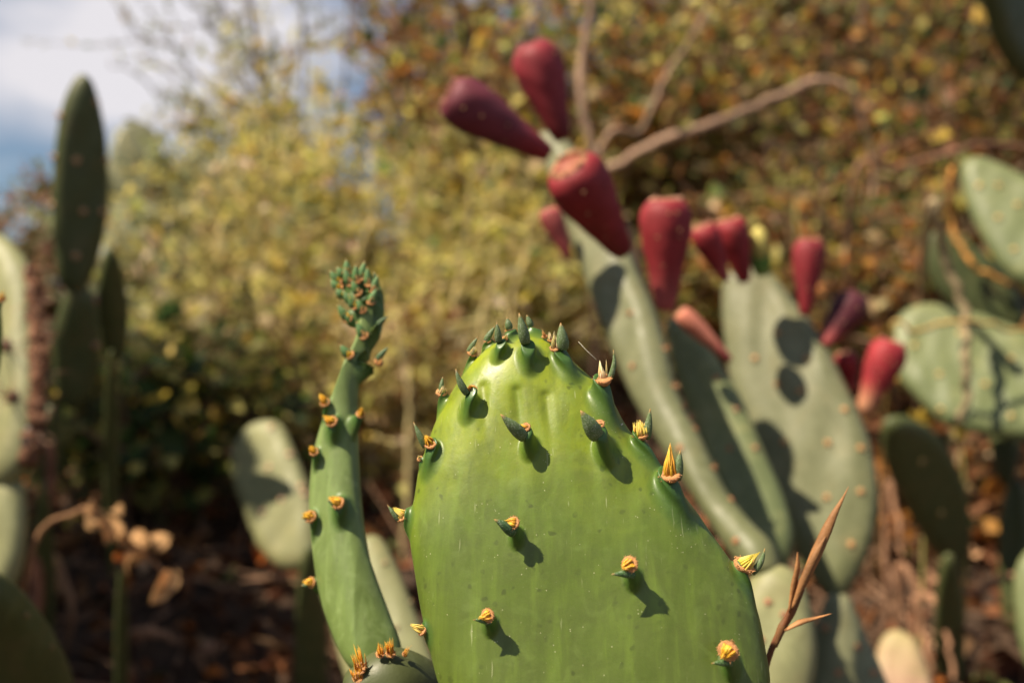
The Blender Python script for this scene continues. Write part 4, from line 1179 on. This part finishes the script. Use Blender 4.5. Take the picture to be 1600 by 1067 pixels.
# bare branches and vines that can be told apart
def branch(name, label, cat, px, rad_mm, col, d=None, ground=None, group=None):
    pts = [P(u, v, dd) for (u, v, dd) in px]
    b = pts[0] if ground is None else np.array([ground[0], ground[1], float(gz(*ground)) - .01])
    if ground is not None:
        pts = [b] + pts
    q = catmull(pts, 8, closed=False)
    q[1:] += rng.normal(0, .0012, (len(q) - 1, 3))
    r = np.interp(np.linspace(0, 1, len(q)), np.linspace(0, 1, len(rad_mm)), rad_mm) * 1e-3
    g = Geo(); g.loft(q, r, 7, np.array(col) * (1 + .25 * np.sin(np.linspace(0, 17, len(q)) + u))[:, None])
    ob = g.build(name, M['wood'], None, b)
    ob['label'] = label; ob['category'] = cat
    if group: ob['group'] = group
BG = (.34, .22, .15)
branch('bare_branch', 'bare grey-brown stem rising behind the upright dark red fruit', 'branch', [(1000, 420, 1.25), (935, 300, 1.2), (926, 230, 1.2), (908, 150, 1.2), (916, 60, 1.2), (930, -20, 1.2), (936, -80, 1.2)], [6, 6, 5.5, 5], BG, ground=gxy(1010, 1.4))
branch('bare_branch', 'long bare branch climbing from the red fruits and arching over near its end', 'branch', [(900, 330, 1.5), (980, 250, 1.45), (1060, 212, 1.42), (1150, 180, 1.42), (1220, 150, 1.42), (1280, 126, 1.42), (1325, 138, 1.42), (1345, 180, 1.42), (1362, 250, 1.43), (1365, 310, 1.43)], [6, 7, 7, 6.5, 5, 3, 2], BG, ground=gxy(850, 1.7))
branch('bare_branch', 'thin twig slanting up behind the fruit stem', 'branch', [(935, 262, 1.35), (1000, 205, 1.38), (1040, 120, 1.4), (1080, 60, 1.42), (1110, 10, 1.45)], [4, 4, 3, 2], BG, ground=gxy(930, 1.55))
branch('bare_branch', 'reddish twig running level behind the broad flat pads', 'branch', [(1330, 300, 1.3), (1400, 265, 1.3), (1480, 240, 1.3), (1540, 225, 1.3), (1620, 235, 1.3)], [3, 4, 3.5, 2.5], (.24, .12, .08), ground=gxy(1330, 1.55))
branch('dry_vine', 'dry grey vine hanging down across the lower flat pad', 'vine', [(1448, 350, .93), (1478, 410, .925), (1505, 480, .92), (1508, 560, .905), (1512, 610, .905), (1500, 660, .91)], [3.0, 4.2, 4.2, 4.0, 3.8, 3.0], (.30, .23, .13), ground=gxy(1430, 1.45))
branch('dry_vine', 'ochre tendril looped beside the upper flat pad', 'vine', [(1488, 300, 1.05), (1486, 350, 1.03), (1505, 390, 1.0), (1530, 420, .99), (1600, 455, .98), (1660, 470, .97)], [2, 2.6, 2.6, 2], (.42, .20, .05), ground=gxy(1500, 1.6))
branch('dry_vine', 'straw tendril curving over the lower flat pad', 'vine', [(1390, 545, .93), (1430, 520, .91), (1490, 502, .90), (1560, 510, .905), (1640, 525, .91)], [1.6, 2, 2, 1.6], (.46, .30, .10), ground=gxy(1370, 1.15))
for i, (u0, v0, u1, v1, d, lb) in enumerate([(752, 520, 775, 372, 1.35, 'pale dry stalk standing upright behind the yellow-green tip of the young pad'), (690, 560, 735, 300, 1.45, 'pale dry stalk leaning behind the young pad'),
                                      (340, 640, 372, 420, 1.35, 'pale dry stalk standing behind the shaded low pad'), (640, 640, 610, 500, 1.2, 'short dry stalk between the two young pads'),
                                      (800, 480, 830, 330, 1.45, 'thin dry stalk just below the tallest fruiting pad'), (560, 420, 590, 260, 1.55, 'thin dry stalk above the crowded tip of the slim pad')]):
    branch('dry_stalk', lb, 'dry stalk', [(u0, v0, d), ((u0 + u1) / 2 + 6, (v0 + v1) / 2, d), (u1, v1, d)], [3.6, 3.4, 2.6, 1.2], (.60, .48, .22), ground=gxy(u0 - 10, d + .02), group='dry stalks in the scrub')

DS = (.30, .16, .09)
for (pp, rr, lb) in [([(1405, 890, .98), (1440, 925, .95), (1490, 965, .92), (1540, 1000, .9)], [3, 4.5, 4, 2.5], 'longest dead stem slanting through the litter under the broad flat pads'),
                     ([(1430, 935, .93), (1442, 980, .92), (1452, 1030, .9), (1458, 1080, .9)], [2, 3, 2.6, 2], 'dead stem standing beside the withered fallen pad'),
                     ([(1470, 950, .92), (1480, 1000, .9), (1492, 1060, .88)], [1.6, 2.2, 2], 'thin dead stem hanging from the long slanting one'),
                     ([(1385, 760, 1.0), (1405, 820, .98), (1410, 870, .97)], [2.5, 3.2, 2], 'rusty dead stem just past the edge of the broad fruiting pad'),
                     ([(1600, 910, .95), (1540, 920, .95), (1490, 925, .95), (1420, 905, .96)], [2, 3, 2.6, 1.6], 'pale dead stem lying level in front of the dark hollow')]:
    branch('dead_branch', lb, 'dead stem', pp, rr, DS, ground=((pp[0][0] - 800) / F * (pp[0][2] + .02), pp[0][2] + .02))
branch('dead_branch', 'reddish dead stem upright under the spiny pale pad', 'dead stem', [(62, 860, .9), (70, 800, .9), (80, 740, .9), (76, 700, .9)], [5, 6, 5, 4], (.22, .10, .06), ground=gxy(50, .92))
branch('dead_branch', 'bowed dead stem low in the litter beside the very dark pad', 'dead stem', [(210, 1060, 1.0), (200, 1000, 1.0), (230, 985, 1.0), (290, 1010, 1.0), (330, 1060, 1.0)], [3, 4, 4, 3], DS, ground=gxy(210, 1.02))

# ------------------------------------------------------------------ litter on the ground
def litter():
    g = Geo()
    n = 14000
    x = rng.uniform(-1.3, 1.5, n); y = rng.uniform(.42, 2.6, n) ** 1.0
    b = np.stack([x, y, gz(x, y) + rng.uniform(.0, .03, n)], -1)
    ax = rng.normal(size=(n, 3)); ax[:, 2] = np.abs(ax[:, 2]) * .7
    g.leaves(b, ax, rng.uniform(.012, .045, n), pick([((.13, .050, .020), 5), ((.22, .09, .035), 4), ((.05, .024, .012), 5), ((.46, .28, .15), 1.8), ((.40, .13, .025), 1.0), ((.10, .11, .03), .8)], n), .3, fold=.2)
    o = g.build('leaf_litter', M['dry'], smooth=False)
    o['kind'] = 'stuff'; o['label'] = 'brown and rust dead leaves littering the slope'; o['category'] = 'leaf litter'
    g = Geo()
    for _ in range(900):
        x0 = rng.uniform(-1.2, 1.4); y0 = rng.uniform(.5, 2.2)
        a = rng.uniform(0, math.pi * 2); l = rng.uniform(.05, .22)
        p0 = np.array([x0, y0, float(gz(x0, y0)) + .005])
        e = np.array([x0 + math.cos(a) * l, y0 + math.sin(a) * l, 0]); e[2] = float(gz(e[0], e[1])) + rng.uniform(.0, .10)
        g.loft(bez(p0, (p0 + e) / 2 + rng.normal(0, .02, 3), e, 5), np.linspace(.0022, .001, 5) * rng.uniform(.5, 1.4), 4, np.array((.24, .14, .085)) * rng.uniform(.4, 1.5))
    o = g.build('fallen_twigs', M['wood'])
    o['kind'] = 'stuff'; o['label'] = 'thin fallen twigs and stems strewn over the slope'; o['category'] = 'twigs'
litter()

# pale dried pad lying at lower right, bright flower heads
bl = P(1415, 1045, .86)
b13 = np.array([bl[0], bl[1] + .02, float(gz(bl[0], bl[1] + .02))])
T13 = thing('fallen_pad', b13, 'withered pinkish-tan cactus pad lying among the dead stems', 'cactus pad')
M['withered'] = pad_mat('withered_pad_skin', (.34, .20, .12), (.40, .25, .16), (.38, .32, .14), .6, spots=.2, specks=.1, blotch=(.22, .22, .08), blotch_amt=.5)
Pad('pad', [(1376, 1000), (1400, 984), (1430, 1000), (1448, 1040), (1460, 1100), (1440, 1190), (1400, 1210), (1375, 1120), (1366, 1050)], .86, (-.2, -.8, .5), M['withered'], T13, b13, th=.009, R=.012, nt=40, ns=26, seed=4)
for k, (u, v, d, r, lb) in enumerate([(1432, 660, .93, .014, 'larger of the yellow blossoms under the lower flat pad'), (1500, 672, .94, .010, 'round yellow blossom under the lower flat pad, beside the vine end'), (1240, 285, 1.3, .013, 'yellow-green seed head on a stalk above the yellow bud'),
                               (752, 270, 1.4, .013, 'cream blossom standing among the lime shrub below the purple fruit')]):
    p = P(u, v, d)
    gb = np.array([p[0] + .01, p[1] + .03, float(gz(p[0] + .01, p[1] + .03))])
    cf = np.array([(.55, .40, .05), (.55, .40, .05), (.50, .46, .14), (.70, .55, .36)][k])
    T = thing('wild_flower', gb, lb, 'flower', 'small flowers in the scrub')
    g = Geo(); g.loft(bez(gb - [0, 0, .01], (gb + p) / 2 + [.015, 0, .02], p, 8), np.linspace(.0022, .0014, 8), 5, (.34, .30, .10)); g.build('stem', M['wood'], T, gb)
    m = 9
    for i in range(m):
        a = 2 * math.pi * i / m + rng.uniform(-.2, .2)
        w = np.array([math.cos(a), -.45, math.sin(a)])
        gp = Geo(); gp.loft([p, p + w * r * .5 + [0, -r * .15, 0], p + w * r], r * np.array([.14, .30, .06]), 6, cf * rng.uniform(.85, 1.1), flat=.3)
        gp.build('petal', M['leaf'], T, gb)
    g = Geo(); g.loft([p + [0, r * .2, 0], p - [0, r * .2, 0], p - [0, r * .45, 0]], r * np.array([.3, .38, .1]), 8, cf * np.array([.9, .75, .6])); g.build('flower_centre', M['leaf'], T, gb)
